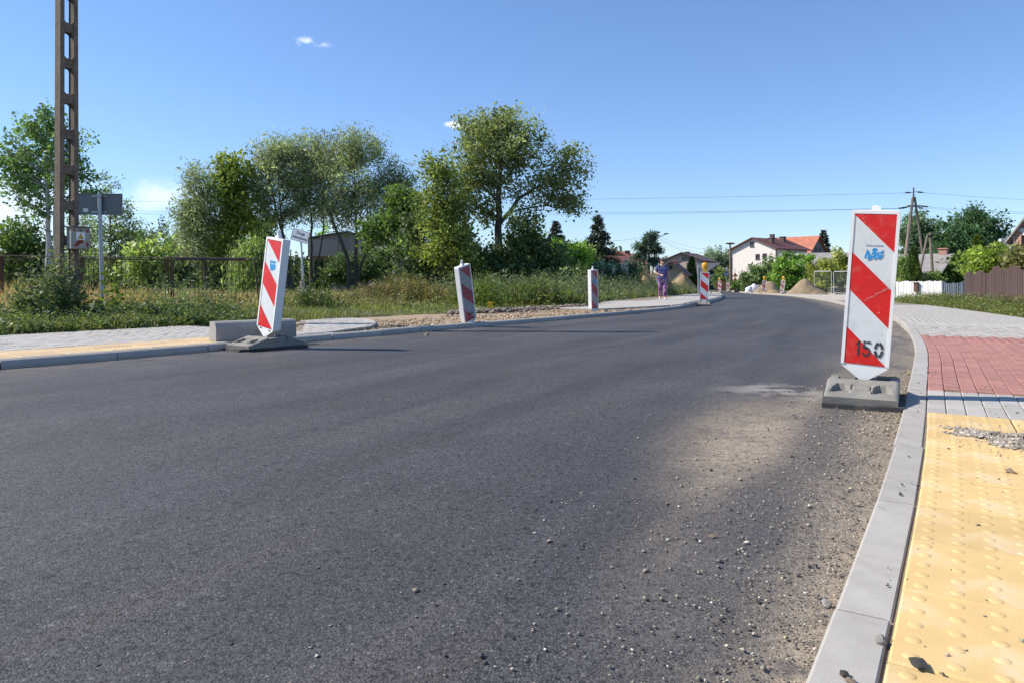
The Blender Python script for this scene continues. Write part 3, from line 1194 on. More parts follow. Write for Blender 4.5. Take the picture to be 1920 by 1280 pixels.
def tree(name, label, cat, Y, trunks, blobs, sp, group=None, bark='bark', seed=1, limbs=(), scale_n=1.0, nb=80, flat=1.0, **kw):
    """trunks/limbs: (picture path, base radius, top radius); blobs: (px, py, rx, ry) of the crown; all at distance Y"""
    q = dict(SP[sp]); q.update(kw)
    r = np.random.default_rng(seed)
    bx = (trunks[0][0][0][0] - 960) / F * Y if trunks else (blobs[0][0] - 960) / F * Y
    base = np.array([bx, Y, gz(Y) - .05 + (.08 if bx < 8 else 0)])
    root = thing(name, label, cat, base, 0, group)
    paths, cand = [], []
    for k, (pts, ra, rb) in enumerate(list(trunks) + list(limbs)):
        p = np.array([P(x, y, Y) for x, y in pts])
        if k < len(trunks):
            p[0, 2] = base[2] - .1
            dd = r.normal() * .25 * k
        else:
            dd = r.normal() * .6
        p[1:, 1] += np.linspace(0, 1, len(p))[1:] * dd
        # refine the path
        t = np.linspace(0, len(p) - 1, 5 * (len(p) - 1) + 1)
        pp = np.stack([np.interp(t, np.arange(len(p)), p[:, i]) for i in range(3)], 1)
        for _ in range(2):
            pp[1:-1] = pp[1:-1] * .5 + (pp[:-2] + pp[2:]) * .25
        pp[1:-1] += r.normal(size=(len(pp) - 2, 3)) * .03
        rad = np.linspace(ra, rb, len(pp)) * (1 + .5 * (np.linspace(1, 0, len(pp)) ** 8) * (k < len(trunks)))
        paths.append((pp, rad))
        for i in range(len(pp)):
            cand.append((*pp[i], rad[i]))
    cand = np.array(cand)
    B = np.array([[*P(x, y, Y), rx / F * Y, ry / F * Y] for x, y, rx, ry in blobs])
    wgt = (B[:, 3] * B[:, 4]) ** 1.0; wgt = wgt / wgt.sum()
    ncl = q['ncl']
    bi = r.choice(len(B), ncl, p=wgt)
    d = unit(ncl, r)
    rr = r.random(ncl) ** .42
    dep = .5 * (B[bi, 3] + B[bi, 4]) * flat
    cl = B[bi, :3] + d * rr[:, None] * np.stack([B[bi, 3], dep, B[bi, 4]], 1)
    cl[:, 2] = np.maximum(cl[:, 2], base[2] + .25)
    order = r.permutation(ncl)[:nb]
    for i in order:
        c = cl[i]
        h = np.linalg.norm(cand[:, :3] - c, axis=1)
        hd = np.hypot(cand[:, 0] - c[0], cand[:, 1] - c[1])
        cost = h + 3.0 * np.maximum(0, cand[:, 2] - (c[2] - .45 * hd)) + r.random(len(cand)) * .5
        a = cand[np.argmin(cost)]
        m = a[:3] * .5 + c * .5
        m = m + np.array([0, 0, .10 * h.min()]) + r.normal(size=3) * .08 * h.min()
        ra = min(a[3] * .55, .012 + .014 * np.linalg.norm(c - a[:3]))
        pp = bez(a[:3], m, c, 6)
        paths.append((pp, np.linspace(ra, .008, 6)))
    V, Fa = tubes_np(paths, 6)
    link('trunk', mesh_np('trunk', V - base, Fa, M[bark], smooth=True), root)
    # leaves
    n = int(q['n'] * scale_n)
    ci = r.integers(0, ncl, n)
    sig = q['spread'] * (.7 + .6 * r.random(ncl))[ci]
    cen = (B[:, :3] * wgt[:, None]).sum(0) - np.array([0, 0, .35 * B[:, 4].mean()])
    dv = cl - cen + r.normal(size=(ncl, 3)) * .6 + np.array([0, 0, .5])
    dv /= np.linalg.norm(dv, axis=1, keepdims=True)
    off = unit(n, r) * (r.random(n) ** .45)[:, None] * 1.35 * sig[:, None]
    off += dv[ci] * ((r.random(n) - .35) * 2.3 * sig)[:, None]
    off[:, 2] *= .8
    if q['droop'] < -.3:
        off[:, 2] -= np.abs(r.normal(size=n)) * sig * abs(q['droop']) * 1.3
    c = cl[ci] + off
    c[:, 2] = np.maximum(c[:, 2], base[2] + .03)
    u = unit(n, r); u[:, 2] += q['droop']
    base_c = np.array(q['col'])
    f = np.exp(r.normal(size=ncl) * q['cvar'])[ci] * np.exp(r.normal(size=n) * .18)
    yel = np.abs(r.normal(size=n)) * q['yel'] + np.abs(r.normal(size=ncl))[ci] * q['yel'] * .8
    C = base_c[None] * f[:, None]
    C = C * 2.3 * np.stack([1 + yel * 1.5, 1 + yel * 1.0, 1.25 - yel * .4], 1)
    L = 1.0 * q['leaf'] * np.clip(np.exp(r.normal(size=n) * .38), .4, 2.0)
    V, Fa, C = leaf_quads(c - base, u, L, L * q['asp'], C, r)
    link('crown', mesh_np('crown', V, Fa, M['leaf'], C), root)
    return root


def bush(name, label, cat, Y, blobs, sp='bush', group=None, seed=1, **kw):
    x, y, rx, ry = blobs[0]
    return tree(name, label, cat, Y, [([(x, 560), (x + 2, y)], .05, .02)], blobs, sp, group, 'bark', seed, nb=30, **kw)


def spruce(name, label, cat, Y, px, ytop, wpx, seed=1, col=(.030, .052, .026), group=None, levels=30, density=1.0, sparse=0.0):
    r = np.random.default_rng(seed)
    x = (px - 960) / F * Y
    base = np.array([x, Y, gz(Y)])
    H = P(px, ytop, Y).z - base[2]
    Rm = wpx / 2 / F * Y
    root = thing(name, label, cat, base, 0, group)
    paths = [(np.stack([np.zeros(8), np.zeros(8), np.linspace(-.1, H, 8)], 1), np.linspace(.035 * Rm + .06, .012, 8))]
    cs, us = [], []
    for i in range(levels):
        f = (i + .5) / levels
        z = H * (.10 + .9 * f)
        L = Rm * (1 - f) ** .85 * (1 + .18 * r.normal())
        for k in range(7):
            if r.random() < sparse:
                continue
            a = r.random() * 6.28
            l = L * (.65 + .5 * r.random()) + .08
            tip = np.array([math.cos(a) * l, math.sin(a) * l, z - l * .28 + .10 * l])
            st = np.array([0, 0, z])
            pp = bez(st, (st + tip) / 2 + np.array([0, 0, -.12 * l]), tip, 5)
            paths.append((pp, np.linspace(.03, .008, 5)))
            m = int((10 + 46 * l) * density)
            t = r.random(m) ** .7
            c = st * (1 - t[:, None]) + tip * t[:, None] + r.normal(size=(m, 3)) * np.array([.09, .09, .07]) * (.6 + l * .35)
            c[:, 2] -= .12 * l * 2 * t * (1 - t)
            cs.append(c)
            u = unit(m, r) * .8 + np.array([math.cos(a), math.sin(a), -.35])
            us.append(u)
    V, Fa = tubes_np(paths, 5)
    link('trunk', mesh_np('trunk', V, Fa, M['bark'], smooth=True), root)
    c = np.concatenate(cs); u = np.concatenate(us); n = len(c)
    C = np.array(col)[None] * np.exp(r.normal(size=n) * .3)[:, None] * np.stack([1 + .3 * r.random(n), np.ones(n), np.ones(n)], 1)
    L = (.16 + .12 * r.random(n)) * max(Y / 60, .7)
    V, Fa, C = leaf_quads(c, u, L, L * .3, C, r)
    link('crown', mesh_np('crown', V, Fa, M['needle'], C), root)
    return root


def thuja(name, label, cat, Y, px, ytop, ybot, wpx, seed=1, col=(.070, .120, .018), group=None, n=6000):
    r = np.random.default_rng(seed)
    x = (px - 960) / F * Y
    base = np.array([x, Y, gz(Y)])
    H = P(px, ytop, Y).z - base[2]
    Rm = wpx / 2 / F * Y
    root = thing(name, label, cat, base, 0, group)
    link('trunk', mesh_np('trunk', *tubes_np([(np.array([[0, 0, -.1], [0, 0, H * .5], [0, 0, H * .95]]), [.07, .04, .01])]), M['bark']), root)
    f = r.random(n)
    prof = np.minimum(1.0, (f * 6 + .5)) * np.clip(1 - f, 0, 1) ** .62 * 1.12
    a = r.random(n) * 6.28
    lump = 1 + .13 * np.sin(a * 3 + f * 9) + .1 * np.sin(a * 5 - f * 17)
    rr = Rm * prof * lump * (r.random(n) ** .25)
    c = np.stack([np.cos(a) * rr, np.sin(a) * rr, f * H], 1)
    u = np.stack([np.cos(a) * .5, np.sin(a) * .5, np.ones(n)], 1) + unit(n, r) * .5
    C = np.array(col)[None] * np.exp(r.normal(size=n) * .3)[:, None]
    C *= (1 + .25 * np.sin(a * 4 + f * 14))[:, None]
    L = (.14 + .12 * r.random(n)) * max(Y / 60, .8)
    V, Fa, C = leaf_quads(c, u, L, L * .45, C, r)
    link('crown', mesh_np('crown', V, Fa, M['needle'], C), root)
    return root


# ---- far side, from one end of the row of trees to the other
tree('aspen_tree', 'tall aspen with pale trunk and airy green crown behind the concrete pole', 'tree', 36,
     [([(91, 560), (90, 430), (88, 300), (86, 225)], .17, .03), ([(105, 560), (104, 440), (112, 350)], .10, .03)],
     [(60, 290, 52, 60), (110, 300, 52, 70), (75, 240, 40, 35), (40, 335, 38, 48), (140, 345, 34, 50), (95, 215, 22, 20), (85, 380, 58, 30), (20, 330, 24, 60)],
     'aspen', bark='bark_birch', seed=11, scale_n=1.25)
tree('round_tree', 'dark green round tree below the aspen, behind the iron fence', 'tree', 47, [([(42, 560), (42, 470)], .15, .05)],
     [(42, 470, 40, 62), (20, 490, 30, 45), (65, 490, 28, 45)], 'dark', seed=12, scale_n=1.1, col=(.045, .075, .02))
tree('birch_tree', 'birch with drooping branches behind the grey back of the road sign', 'tree', 52,
     [([(208, 560), (207, 430), (208, 345)], .14, .03)],
     [(208, 360, 20, 34), (212, 420, 40, 50), (235, 430, 24, 50), (185, 440, 28, 40), (212, 490, 48, 46)], 'birch', bark='bark_light', seed=13)
tree('birch_tree', 'slim pale-leaved birch just beyond the pole of the road sign', 'tree', 60,
     [([(150, 560), (150, 440)], .1, .03)], [(150, 440, 26, 45), (160, 490, 38, 42)], 'birch', seed=14, scale_n=.8, col=(.085, .115, .045))
tree('dense_tree', 'dense dark tree with a flat top behind the fence, beside the birch', 'tree', 64, [([(310, 560), (310, 450)], .2, .06)],
     [(308, 455, 34, 40), (280, 475, 34, 42), (345, 470, 36, 50), (310, 500, 60, 40)], 'dark', seed=15, scale_n=1.2)
tree('young_tree', 'small yellowish-green bush tree rising over the fence rail', 'tree', 30, [([(283, 570), (285, 480)], .05, .02)],
     [(285, 478, 30, 26), (270, 500, 30, 25), (300, 505, 28, 25)], 'light', seed=16, scale_n=.55, col=(.11, .15, .045))
tree('willow_tree', 'narrow grey-green willow at the edge of the tall grove', 'tree', 49,
     [([(388, 560), (384, 450), (378, 350)], .14, .03)],
     [(375, 345, 30, 38), (378, 400, 38, 50), (355, 405, 20, 40), (372, 455, 36, 40)], 'willow', seed=17, scale_n=.8)
tree('ash_tree', 'darker yellow-green tree standing between two willows', 'tree', 50,
     [([(432, 560), (432, 440), (440, 330)], .15, .04)],
     [(442, 325, 36, 36), (428, 370, 28, 45), (455, 400, 34, 45), (425, 450, 40, 50)], 'maple', seed=18, scale_n=1.1, col=(.085, .115, .02))
tree('weeping_willow', 'low weeping willow with hanging strands between the taller trunks', 'tree', 44,
     [([(478, 560), (478, 470)], .1, .04)], [(478, 468, 34, 26), (478, 505, 38, 30)], 'willow', seed=19, droop=-1.6, scale_n=.8, col=(.085, .12, .035))
tree('willow_tree', 'tall willow with twin leaning trunks over the leaning sign', 'tree', 51,
     [([(548, 560), (538, 470), (515, 380), (500, 310)], .17, .03), ([(545, 560), (530, 430), (527, 300)], .14, .03)],
     [(520, 285, 40, 40), (500, 310, 24, 34), (540, 300, 34, 44), (515, 340, 44, 36), (560, 335, 30, 34), (500, 385, 30, 34), (545, 390, 30, 26), (485, 335, 16, 30)], 'willow', seed=20)
tree('willow_tree', 'willow with a forked trunk and rounded olive crown in the middle of the grove', 'tree', 52,
     [([(583, 560), (584, 440), (580, 350)], .15, .03), ([(585, 500), (610, 420), (600, 330)], .08, .02)],
     [(590, 285, 44, 38), (580, 330, 44, 36), (612, 310, 30, 40), (560, 300, 28, 34), (585, 385, 38, 28), (620, 370, 24, 26), (560, 360, 24, 26)], 'willow', seed=21)
tree('willow_tree', 'broad willow with several long slanting stems in front of the grey house', 'tree', 50,
     [([(655, 560), (652, 480), (625, 420), (600, 350)], .18, .04), ([(660, 560), (668, 450), (662, 320)], .16, .03), ([(660, 545), (690, 450), (745, 355)], .14, .03)],
     [(668, 275, 46, 36), (640, 300, 36, 40), (700, 290, 26, 34), (672, 340, 50, 32), (742, 325, 36, 30), (715, 355, 40, 30), (700, 390, 40, 24), (640, 370, 30, 30), (765, 345, 24, 36), (655, 400, 34, 26), (740, 385, 40, 24), (775, 375, 16, 24)],
     'willow', seed=22, scale_n=1.4, ncl=300, nb=110)
tree('alder_tree', 'thin open tree with dark trunk at the end of the grey shed', 'tree', 46,
     [([(748, 565), (746, 460), (752, 380)], .11, .03), ([(730, 565), (728, 450), (720, 390)], .06, .02)],
     [(750, 380, 26, 34), (768, 400, 30, 40), (742, 420, 30, 34), (700, 440, 30, 30)], 'maple', seed=23, scale_n=.6)
tree('dense_tree', 'dark leafy thicket tree between the alder and the tallest tree', 'tree', 44,
     [([(790, 570), (790, 440), (800, 350)], .12, .03), ([(820, 570), (825, 430), (820, 320)], .1, .03)],
     [(800, 440, 40, 50), (770, 470, 34, 55), (830, 470, 40, 60), (790, 510, 60, 40), (860, 490, 36, 60)], 'dark', seed=24, scale_n=1.5, ncl=230)
tree('alder_tree', 'yellow-green slender tree leaning out in front of the tallest crown', 'tree', 42,
     [([(835, 570), (828, 430), (815, 330)], .1, .03)],
     [(818, 320, 24, 30), (835, 355, 32, 36), (815, 385, 30, 30), (850, 400, 32, 40), (828, 450, 40, 44), (860, 480, 34, 40)], 'poplar', seed=25, scale_n=.75, col=(.075, .10, .026))
tree('poplar_tree', 'tallest tree of the scene with a great rounded crown and a long side limb', 'tree', 45,
     [([(936, 575), (935, 480), (934, 400), (938, 310), (940, 240)], .33, .05)],
     [(935, 270, 84, 58), (900, 300, 56, 52), (975, 280, 44, 48), (940, 235, 50, 28), (925, 340, 74, 34), (885, 250, 34, 28), (1050, 300, 34, 40), (1075, 325, 26, 26), (1020, 330, 30, 28),
      (1060, 375, 40, 18), (1085, 385, 20, 14), (1000, 370, 36, 20), (870, 350, 34, 40), (1035, 350, 34, 22), (915, 390, 30, 24)],
     'poplar', seed=26, limbs=[([(937, 420), (975, 370), (1020, 345), (1060, 315)], .14, .03), ([(950, 400), (1000, 385), (1070, 388)], .07, .02), ([(934, 410), (890, 385), (860, 355)], .09, .02),
                               ([(936, 380), (900, 345), (885, 300)], .09, .02), ([(938, 350), (965, 310), (985, 275)], .09, .02)], scale_n=1.9, ncl=360, nb=150, leaf=.15)
tree('dense_tree', 'shaded dark thicket under the side limb of the tallest tree', 'tree', 43,
     [([(978, 575), (978, 470), (985, 400)], .1, .03), ([(1010, 575), (1012, 470)], .08, .03)],
     [(985, 430, 34, 36), (1000, 470, 50, 50), (960, 490, 40, 55), (1030, 500, 34, 45), (1000, 520, 60, 34), (920, 510, 34, 45)], 'dark', seed=27, scale_n=1.5, ncl=230)
spruce('spruce_tree', 'small dark spruce tip showing over the thicket', 'tree', 56, 1043, 414, 84, 28)
bush('light_bush', 'bright green rounded bush beside the dark spruce', 'bush', 47, [(1060, 490, 34, 32), (1085, 490, 26, 28), (1048, 475, 18, 18)], 'light', seed=29)
bush('grey_bush', 'grey-green bush below the bright green one', 'bush', 41, [(1065, 528, 38, 26), (1090, 530, 24, 22)], 'bush', seed=30, col=(.06, .085, .035))
spruce('spruce_tree', 'full dark spruce standing alone in the gap left of the maroon roof'.replace('left of', 'beside'), 'tree', 53, 1121, 403, 112, 31, levels=36)
bush('flowering_bush', 'bush with white flower plumes behind the woman', 'bush', 44, [(1152, 530, 34, 28), (1175, 520, 24, 26), (1135, 520, 22, 24)], 'bush', seed=32, col=(.042, .075, .038), leaf=.2)
_fb = bpy.data.objects['flowering_bush']
_r = np.random.default_rng(3)
_fl = []
for _i in range(16):
    _c = np.array(P(1122 + 62 * _r.random(), 500 + 26 * _r.random(), 43.0 + .8 * _r.random())) - np.array(_fb.location)
    _k = _r.normal(size=(46, 3)) * np.array([.05, .05, .16]) + _c
    _fl.append(leaf_quads(_k, unit(46, _r), .09, .06, np.full((46, 3), .62), _r))
_o, _V, _F, _C = 0, [], [], []
for _v, _f, _c in _fl:
    _V.append(_v); _F.append(_f + _o); _C.append(_c); _o += len(_v)
link('blossom', mesh_np('blossom', np.concatenate(_V), np.concatenate(_F), M['leaf'], np.concatenate(_C)), _fb)
tree('pine_tree', 'open-crowned pine with several stems beside the lamp pole', 'tree', 76,
     [([(1208, 560), (1209, 480), (1210, 445)], .12, .03), ([(1216, 560), (1217, 480), (1220, 440)], .12, .03), ([(1222, 560), (1226, 480), (1232, 460)], .1, .03)],
     [(1213, 452, 8, 12), (1222, 446, 7, 9), (1203, 466, 10, 9), (1196, 482, 8, 7), (1212, 470, 9, 8), (1224, 466, 8, 9), (1210, 486, 9, 6), (1236, 474, 6, 6), (1240, 489, 6, 5), (1226, 492, 8, 6), (1194, 497, 7, 5)],
     'dark', seed=33, col=(.036, .058, .036), leaf=.36, asp=.16, spread=.26, ncl=70, scale_n=.75, nb=60)
bush('dead_bush', 'brownish half-bare bush at the foot of the pine', 'bush', 70, [(1210, 520, 26, 16), (1190, 508, 20, 12)], 'bush', seed=34, scale_n=.5, col=(.10, .085, .055))

# ---- beyond the bend
for i, (px, yt, w, lab) in enumerate(((1331, 468, 30, 'hazy tall tree beyond the dark blue house, nearest the pink house'), (1352, 466, 24, 'slim hazy tree right behind the gable of the dark blue house'),
                                      (1367, 472, 18, 'hazy tree partly behind the nest pole'))):
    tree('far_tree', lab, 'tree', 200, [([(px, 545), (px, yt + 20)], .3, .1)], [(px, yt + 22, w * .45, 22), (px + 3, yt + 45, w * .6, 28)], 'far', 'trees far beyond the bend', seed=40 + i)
thuja('thuja', 'slim dark thuja in front of the pink house', 'tree', 118, 1297, 485, 530, 20, 43, (.028, .065, .02))
tree('garden_tree', 'small round tree before the dark blue house', 'tree', 125, [([(1350, 545), (1350, 520)], .1, .05)], [(1350, 518, 7, 14), (1354, 530, 10, 10)], 'bush', seed=44, leaf=.3, spread=.4)
bush('garden_bush', 'dark garden bush under the round road sign', 'bush', 122, [(1352, 527, 14, 12), (1365, 518, 8, 12)], 'bush', seed=45, leaf=.3, col=(.05, .085, .03))
bush('lilac_bush', 'large grey-green bush covering a corner of the pale house', 'bush', 84, [(1438, 510, 22, 26), (1415, 520, 22, 18), (1404, 532, 16, 14), (1440, 535, 30, 16)], 'hedge', seed=46, col=(.055, .085, .03))
bush('ivy_arbour', 'dome-shaped ivy covered arbour beside the pale house', 'bush', 80, [(1490, 505, 36, 38), (1468, 525, 22, 26), (1512, 525, 18, 28), (1490, 535, 38, 18)], 'hedge', seed=47, scale_n=1.7, ncl=240, spread=.26, col=(.068, .125, .022))
bush('garden_hedge', 'yellowish tall hedge behind the temporary fence panels', 'hedge', 77, [(1570, 500, 34, 30), (1535, 515, 26, 26), (1605, 508, 30, 36), (1560, 535, 60, 18), (1590, 530, 34, 24)], 'hedge', seed=48, scale_n=1.4, ncl=200, col=(.105, .125, .028))
bush('low_hedge', 'low clipped hedge in front of the orange fence', 'hedge', 92, [(1388, 536, 16, 9), (1402, 537, 12, 8)], 'bush', seed=49, leaf=.24, col=(.07, .115, .025))
spruce('spruce_tree', 'distant spruce at the end of the red tiled roof', 'tree', 140, 1545, 431, 60, 50, levels=22, col=(.045, .07, .045))

# ---- behind the white gate and the brown fence
tree('lime_tree', 'pale trunked tree behind the wooden A-shaped power pole', 'tree', 78, [([(1722, 560), (1722, 440)], .2, .05)],
     [(1722, 425, 22, 26), (1735, 450, 24, 34), (1705, 450, 20, 36), (1720, 490, 34, 34)], 'walnut', seed=60, col=(.06, .095, .045), scale_n=.9)
thuja('thuja', 'bright green pointed thuja behind the white gate', 'tree', 44, 1713, 466, 534, 30, 61)
tree('walnut_tree', 'big dark spreading walnut above the mossy roof', 'tree', 72, [([(1822, 560), (1822, 470), (1820, 430)], .25, .08)],
     [(1815, 430, 48, 30), (1850, 440, 46, 34), (1785, 455, 34, 34), (1835, 405, 34, 16), (1870, 470, 30, 34), (1820, 470, 60, 30)], 'walnut', seed=62, scale_n=1.6, ncl=260)
bush('roof_creeper', 'dark creeper hanging over the gable of the low grey roof', 'bush', 58, [(1790, 500, 26, 11), (1775, 512, 22, 11), (1765, 525, 24, 12), (1805, 492, 14, 9), (1800, 515, 22, 20)], 'hedge', seed=63, col=(.045, .075, .018), spread=.3)
thuja('thuja', 'tall yellow-green thuja beside the brown plank fence', 'tree', 36, 1832, 446, 520, 40, 64, (.10, .145, .014))
bush('cherry_bush', 'leafy yellow-green bush over the brown fence, beside the brick house', 'bush', 34, [(1870, 492, 34, 24), (1845, 500, 26, 22), (1895, 500, 22, 24)], 'light', seed=65, col=(.095, .135, .022))
bush('vine_bush', 'reddish tinged creeper against the brick wall', 'bush', 29, [(1908, 490, 12, 18), (1915, 505, 12, 14)], 'bush', seed=66, scale_n=.5, col=(.08, .085, .03))
bush('garden_bush', 'dark garden bush between the white gate and the thuja', 'bush', 48, [(1690, 520, 16, 22), (1745, 525, 16, 16), (1700, 505, 14, 20)], 'bush', seed=67)

# ---- a far wood closing the view, one mass
r = np.random.default_rng(5)
n = 60000
wx = r.random(n) * 300 - 210
wy = 105 + r.random(n) * 30
top = 5.6 + 2.2 * wob(wx, wy, .13) + 1.2 * wob(wx, wy, .5)
wz = gzn(wy) + top * r.random(n) ** .6
sel = ~((wx > 18) & (wx < 62))
c = np.stack([wx, wy, wz], 1)[sel]
u = unit(len(c), r)
C = np.array((.045, .07, .03))[None] * np.exp(.35 * wob(c[:, 0], c[:, 2], .8) + r.normal(size=len(c)) * .25)[:, None]
V, Fa, C = leaf_quads(c, u, .9 * (.6 + .8 * r.random(len(c))), .5, C, r)
stuff(link('far_wood', mesh_np('far_wood', V, Fa, M['leaf'], C)), 'dark band of woodland closing the view behind the trees', 'wood')

# ------------------------------------------------------------------ weeds, grass, herbs
def vy(x):
    return np.interp(x, VL.p[:, 0], VL.p[:, 1])


def blades(p, h, w, col, r, bend=.35):
    n = len(p)
    a = r.random(n) * 6.28
    d = np.stack([np.cos(a), np.sin(a), np.zeros(n)], 1)
    s = np.stack([-np.sin(a), np.cos(a), np.zeros(n)], 1)
    h = h[:, None]; w = np.broadcast_to(w, (n,))[:, None]
    b = bend * (.3 + r.random(n))[:, None]
    up = np.array([[0, 0, 1.0]])
    m = p + up * h * .55 + d * h * b * .3
    t = p + up * h * (1 - b * .25) + d * h * b
    V = np.stack([p - s * w * .5, p + s * w * .5, m + s * w * .4, m - s * w * .4, t + s * w * .06, t - s * w * .06], 1).reshape(-1, 3)
    i = np.arange(n)[:, None] * 6
    Fa = np.concatenate([i + [0, 1, 2, 3], i + [3, 2, 4, 5]], 0)
    C = np.repeat(np.clip(col, .004, .95), 6, axis=0)
    return V, Fa, C


def herbs(p, h, nl, leaf, asp, col, r, spread=.5, up=.3):
    """leafy plants: leaves all the way up a stem"""
    n = len(p)
    t = np.tile(np.linspace(.12, 1, nl), (n, 1)) + r.normal(size=(n, nl)) * .04
    a = r.random((n, nl)) * 6.28
    lean = r.normal(size=(n, 1, 2)) * .12
    rad = spread * leaf * r.random((n, nl))
    c = np.stack([p[:, None, 0] + np.cos(a) * rad + lean[..., 0] * t * h[:, None], p[:, None, 1] + np.sin(a) * rad + lean[..., 1] * t * h[:, None], p[:, None, 2] + t * h[:, None]], -1)
    u = np.stack([np.cos(a), np.sin(a), np.full_like(a, up)], -1) + r.normal(size=(n, nl, 3)) * .35
    L = leaf * (1.15 - .55 * t) * (.6 + .8 * r.random((n, nl)))
    C = np.repeat(col[:, None, :], nl, 1) * np.exp(r.normal(size=(n, nl, 1)) * .22)
    return leaf_quads(c.reshape(-1, 3), u.reshape(-1, 3), L.ravel(), (L * asp).ravel(), C.reshape(-1, 3), r)


def join(parts):
    V, Fa, C, b = [], [], [], 0
    for v, f, c in parts:
        V.append(v); Fa.append(f + b); C.append(c); b += len(v)
    return np.concatenate(V), np.concatenate(Fa), np.concatenate(C)


GRN = np.array((.115, .160, .055)); DKG = np.array((.065, .105, .042)); YEL = np.array((.25, .255, .07)); DRY = np.array((.43, .33, .17)); RST = np.array((.36, .20, .09)); SIL = np.array((.16, .19, .11))


def tint(base, n, r, v=.22):
    return base[None] * np.exp(r.normal(size=n) * v)[:, None] * np.exp(r.normal(size=(n, 3)) * .06)


def mixc(a, b, f):
    f = np.clip(f, 0, 1)[:, None]
    return a * (1 - f) + b * f


def field(n, u0, u1, d0, d1, r, power=1.0):
    """points behind the front edge of the growth: along it (x range) and away from it"""
    s = r.random(n)
    x0 = u0 + (u1 - u0) * s
    y0 = vy(x0)
    d = d0 + (d1 - d0) * r.random(n) ** power
    x, y = x0 - .80 * d, y0 + .60 * d
    return np.stack([x, y, gzn(y) + .06], 1), d


r = np.random.default_rng(77)
# leafy weeds in front of the iron fence
parts = []
p, d = field(2600, -9.5, -4.4, .05, 4.8, r, 1.2)
h = (.14 + .18 * np.clip(d / 1.6, 0, 1) - .10 * np.clip((d - 2.2) / 2, 0, 1)) * (.6 + .7 * r.random(len(p)))
parts.append(herbs(p, h, 16, .085, .55, mixc(tint(GRN, len(p), r), tint(DKG, len(p), r), .25 + .6 * wob(p[:, 0], p[:, 1], 1.2)), r))
p, d = field(1500, -9.5, -4.4, .0, 2.2, r)
h = .10 + .14 * r.random(len(p))
parts.append(herbs(p, h, 12, .06, .6, mixc(tint(GRN, len(p), r), tint(YEL, len(p), r), r.random(len(p)) * .7), r, 1.4))
# silvery mugwort standing higher
p, d = field(240, -8.9, -4.3, .9, 3.0, r)
k = wob(p[:, 0], p[:, 1], .9) > .2
p = p[k]; h = .34 + .42 * r.random(len(p)) * np.clip(2.2 - d[k] * .4, .6, 1.4)
parts.append(herbs(p, h, 38, .085, .34, tint(SIL * np.array([.8, .95, .7]), len(p), r), r, .9, .6))
# pale flowering patch at the near end
p, d = field(420, -9.6, -7.2, .2, 1.8, r)
h = .26 + .22 * r.random(len(p))
parts.append(herbs(p, h, 16, .035, .7, tint(np.array((.24, .25, .18)), len(p), r), r, 1.8, 1.0))
V, Fa, C = join(parts)
stuff(link('weeds', mesh_np('weeds', V, Fa, M['leaf'], C)), 'leafy green weeds growing along the pavement before the iron fence', 'weeds')

# the tall growth round the foot of the concrete pole, a plant on its own
parts = []
pb = P(124, 600, 12.5)
q = np.stack([pb.x + .05 + r.normal(size=90) * .26, 12.0 + r.normal(size=90) * .3, np.full(90, gz(12.3) + .06)], 1)
h = np.clip(1.28 - np.abs(q[:, 0] - pb.x - .05) * 1.5, .3, 2) * (.65 + .45 * r.random(90))
parts.append(herbs(q, h, 40, .105, .5, mixc(tint(GRN, 90, r), tint(SIL, 90, r), r.random(90)), r, .9, .4))
q2 = q[:40] + r.normal(size=(40, 3)) * np.array([.5, .3, 0])
parts.append(herbs(q2, 0.40 + .25 * r.random(40), 16, .12, .7, tint(GRN * .9, 40, r), r, .8, .1))
V, Fa, C = join(parts)
w = thing('tall_weed', 'tall silvery-green weed climbing round the foot of the concrete pole', 'weed', (pb.x, 12.1, gz(12.1)))
link('foliage', mesh_np('foliage', V - np.array([pb.x, 12.1, gz(12.1)]), Fa, M['leaf'], C), w)
# a big-leaved burdock before the fence
pb2 = P(208, 600, 13.6)
q = np.stack([pb2.x + r.normal(size=8) * .12, 13.6 + r.normal(size=8) * .12, np.full(8, gz(13.6) + .06)], 1)
V, Fa, C = herbs(q, .75 + .35 * r.random(8), 15, .13, .7, tint(np.array((.14, .19, .03)), 8, r), r, .7, .3)
w = thing('burdock', 'yellow-green big-leaved plant standing before the pole of the grey sign', 'weed', (pb2.x, 13.6, gz(13.6)))
link('foliage', mesh_np('foliage', V - np.array([pb2.x, 13.6, gz(13.6)]), Fa, M['leaf'], C), w)

# meadow grass: green near the edge, drying to straw and rust further in
parts = []
p, d = field(52000, -6.5, 2.4, .0, 34, r, 1.25)
f = np.clip(d / 7 - .35 + .5 * wob(p[:, 0], p[:, 1], .45), 0, 1)
h = (.06 + .36 * np.clip(d / 10, 0, 1)) * (.5 + .8 * r.random(len(p))) * (1 + .3 * wob(p[:, 0], p[:, 1], .7))
c = mixc(mixc(tint(GRN * 1.15, len(p), r), tint(YEL, len(p), r), .5 + .6 * wob(p[:, 0], p[:, 1], 1.6)), tint(DRY, len(p), r, .3), f * .85)
parts.append(blades(p, np.maximum(h, .05), .012 + .0007 * p[:, 1], c, r))
p, d = field(26000, -13.0, -4.0, 4.8, 34, r, 1.1)
h = (.50 + .45 * r.random(len(p))) * np.clip(.4 + d / 14, .4, 1.0)
c = mixc(tint(DRY, len(p), r, .3), tint(RST, len(p), r, .3), .45 + .6 * wob(p[:, 0], p[:, 1], .6))
c = mixc(c, tint(YEL, len(p), r), .10 + .45 * wob(p[:, 0], p[:, 1], .9))
parts.append(blades(p, h, .012 + .0007 * p[:, 1], c, r, .3))
p, d = field(26000, -9.0, -3.2, .0, 8, r, 1.1)
h = (.08 + .20 * r.random(len(p)))
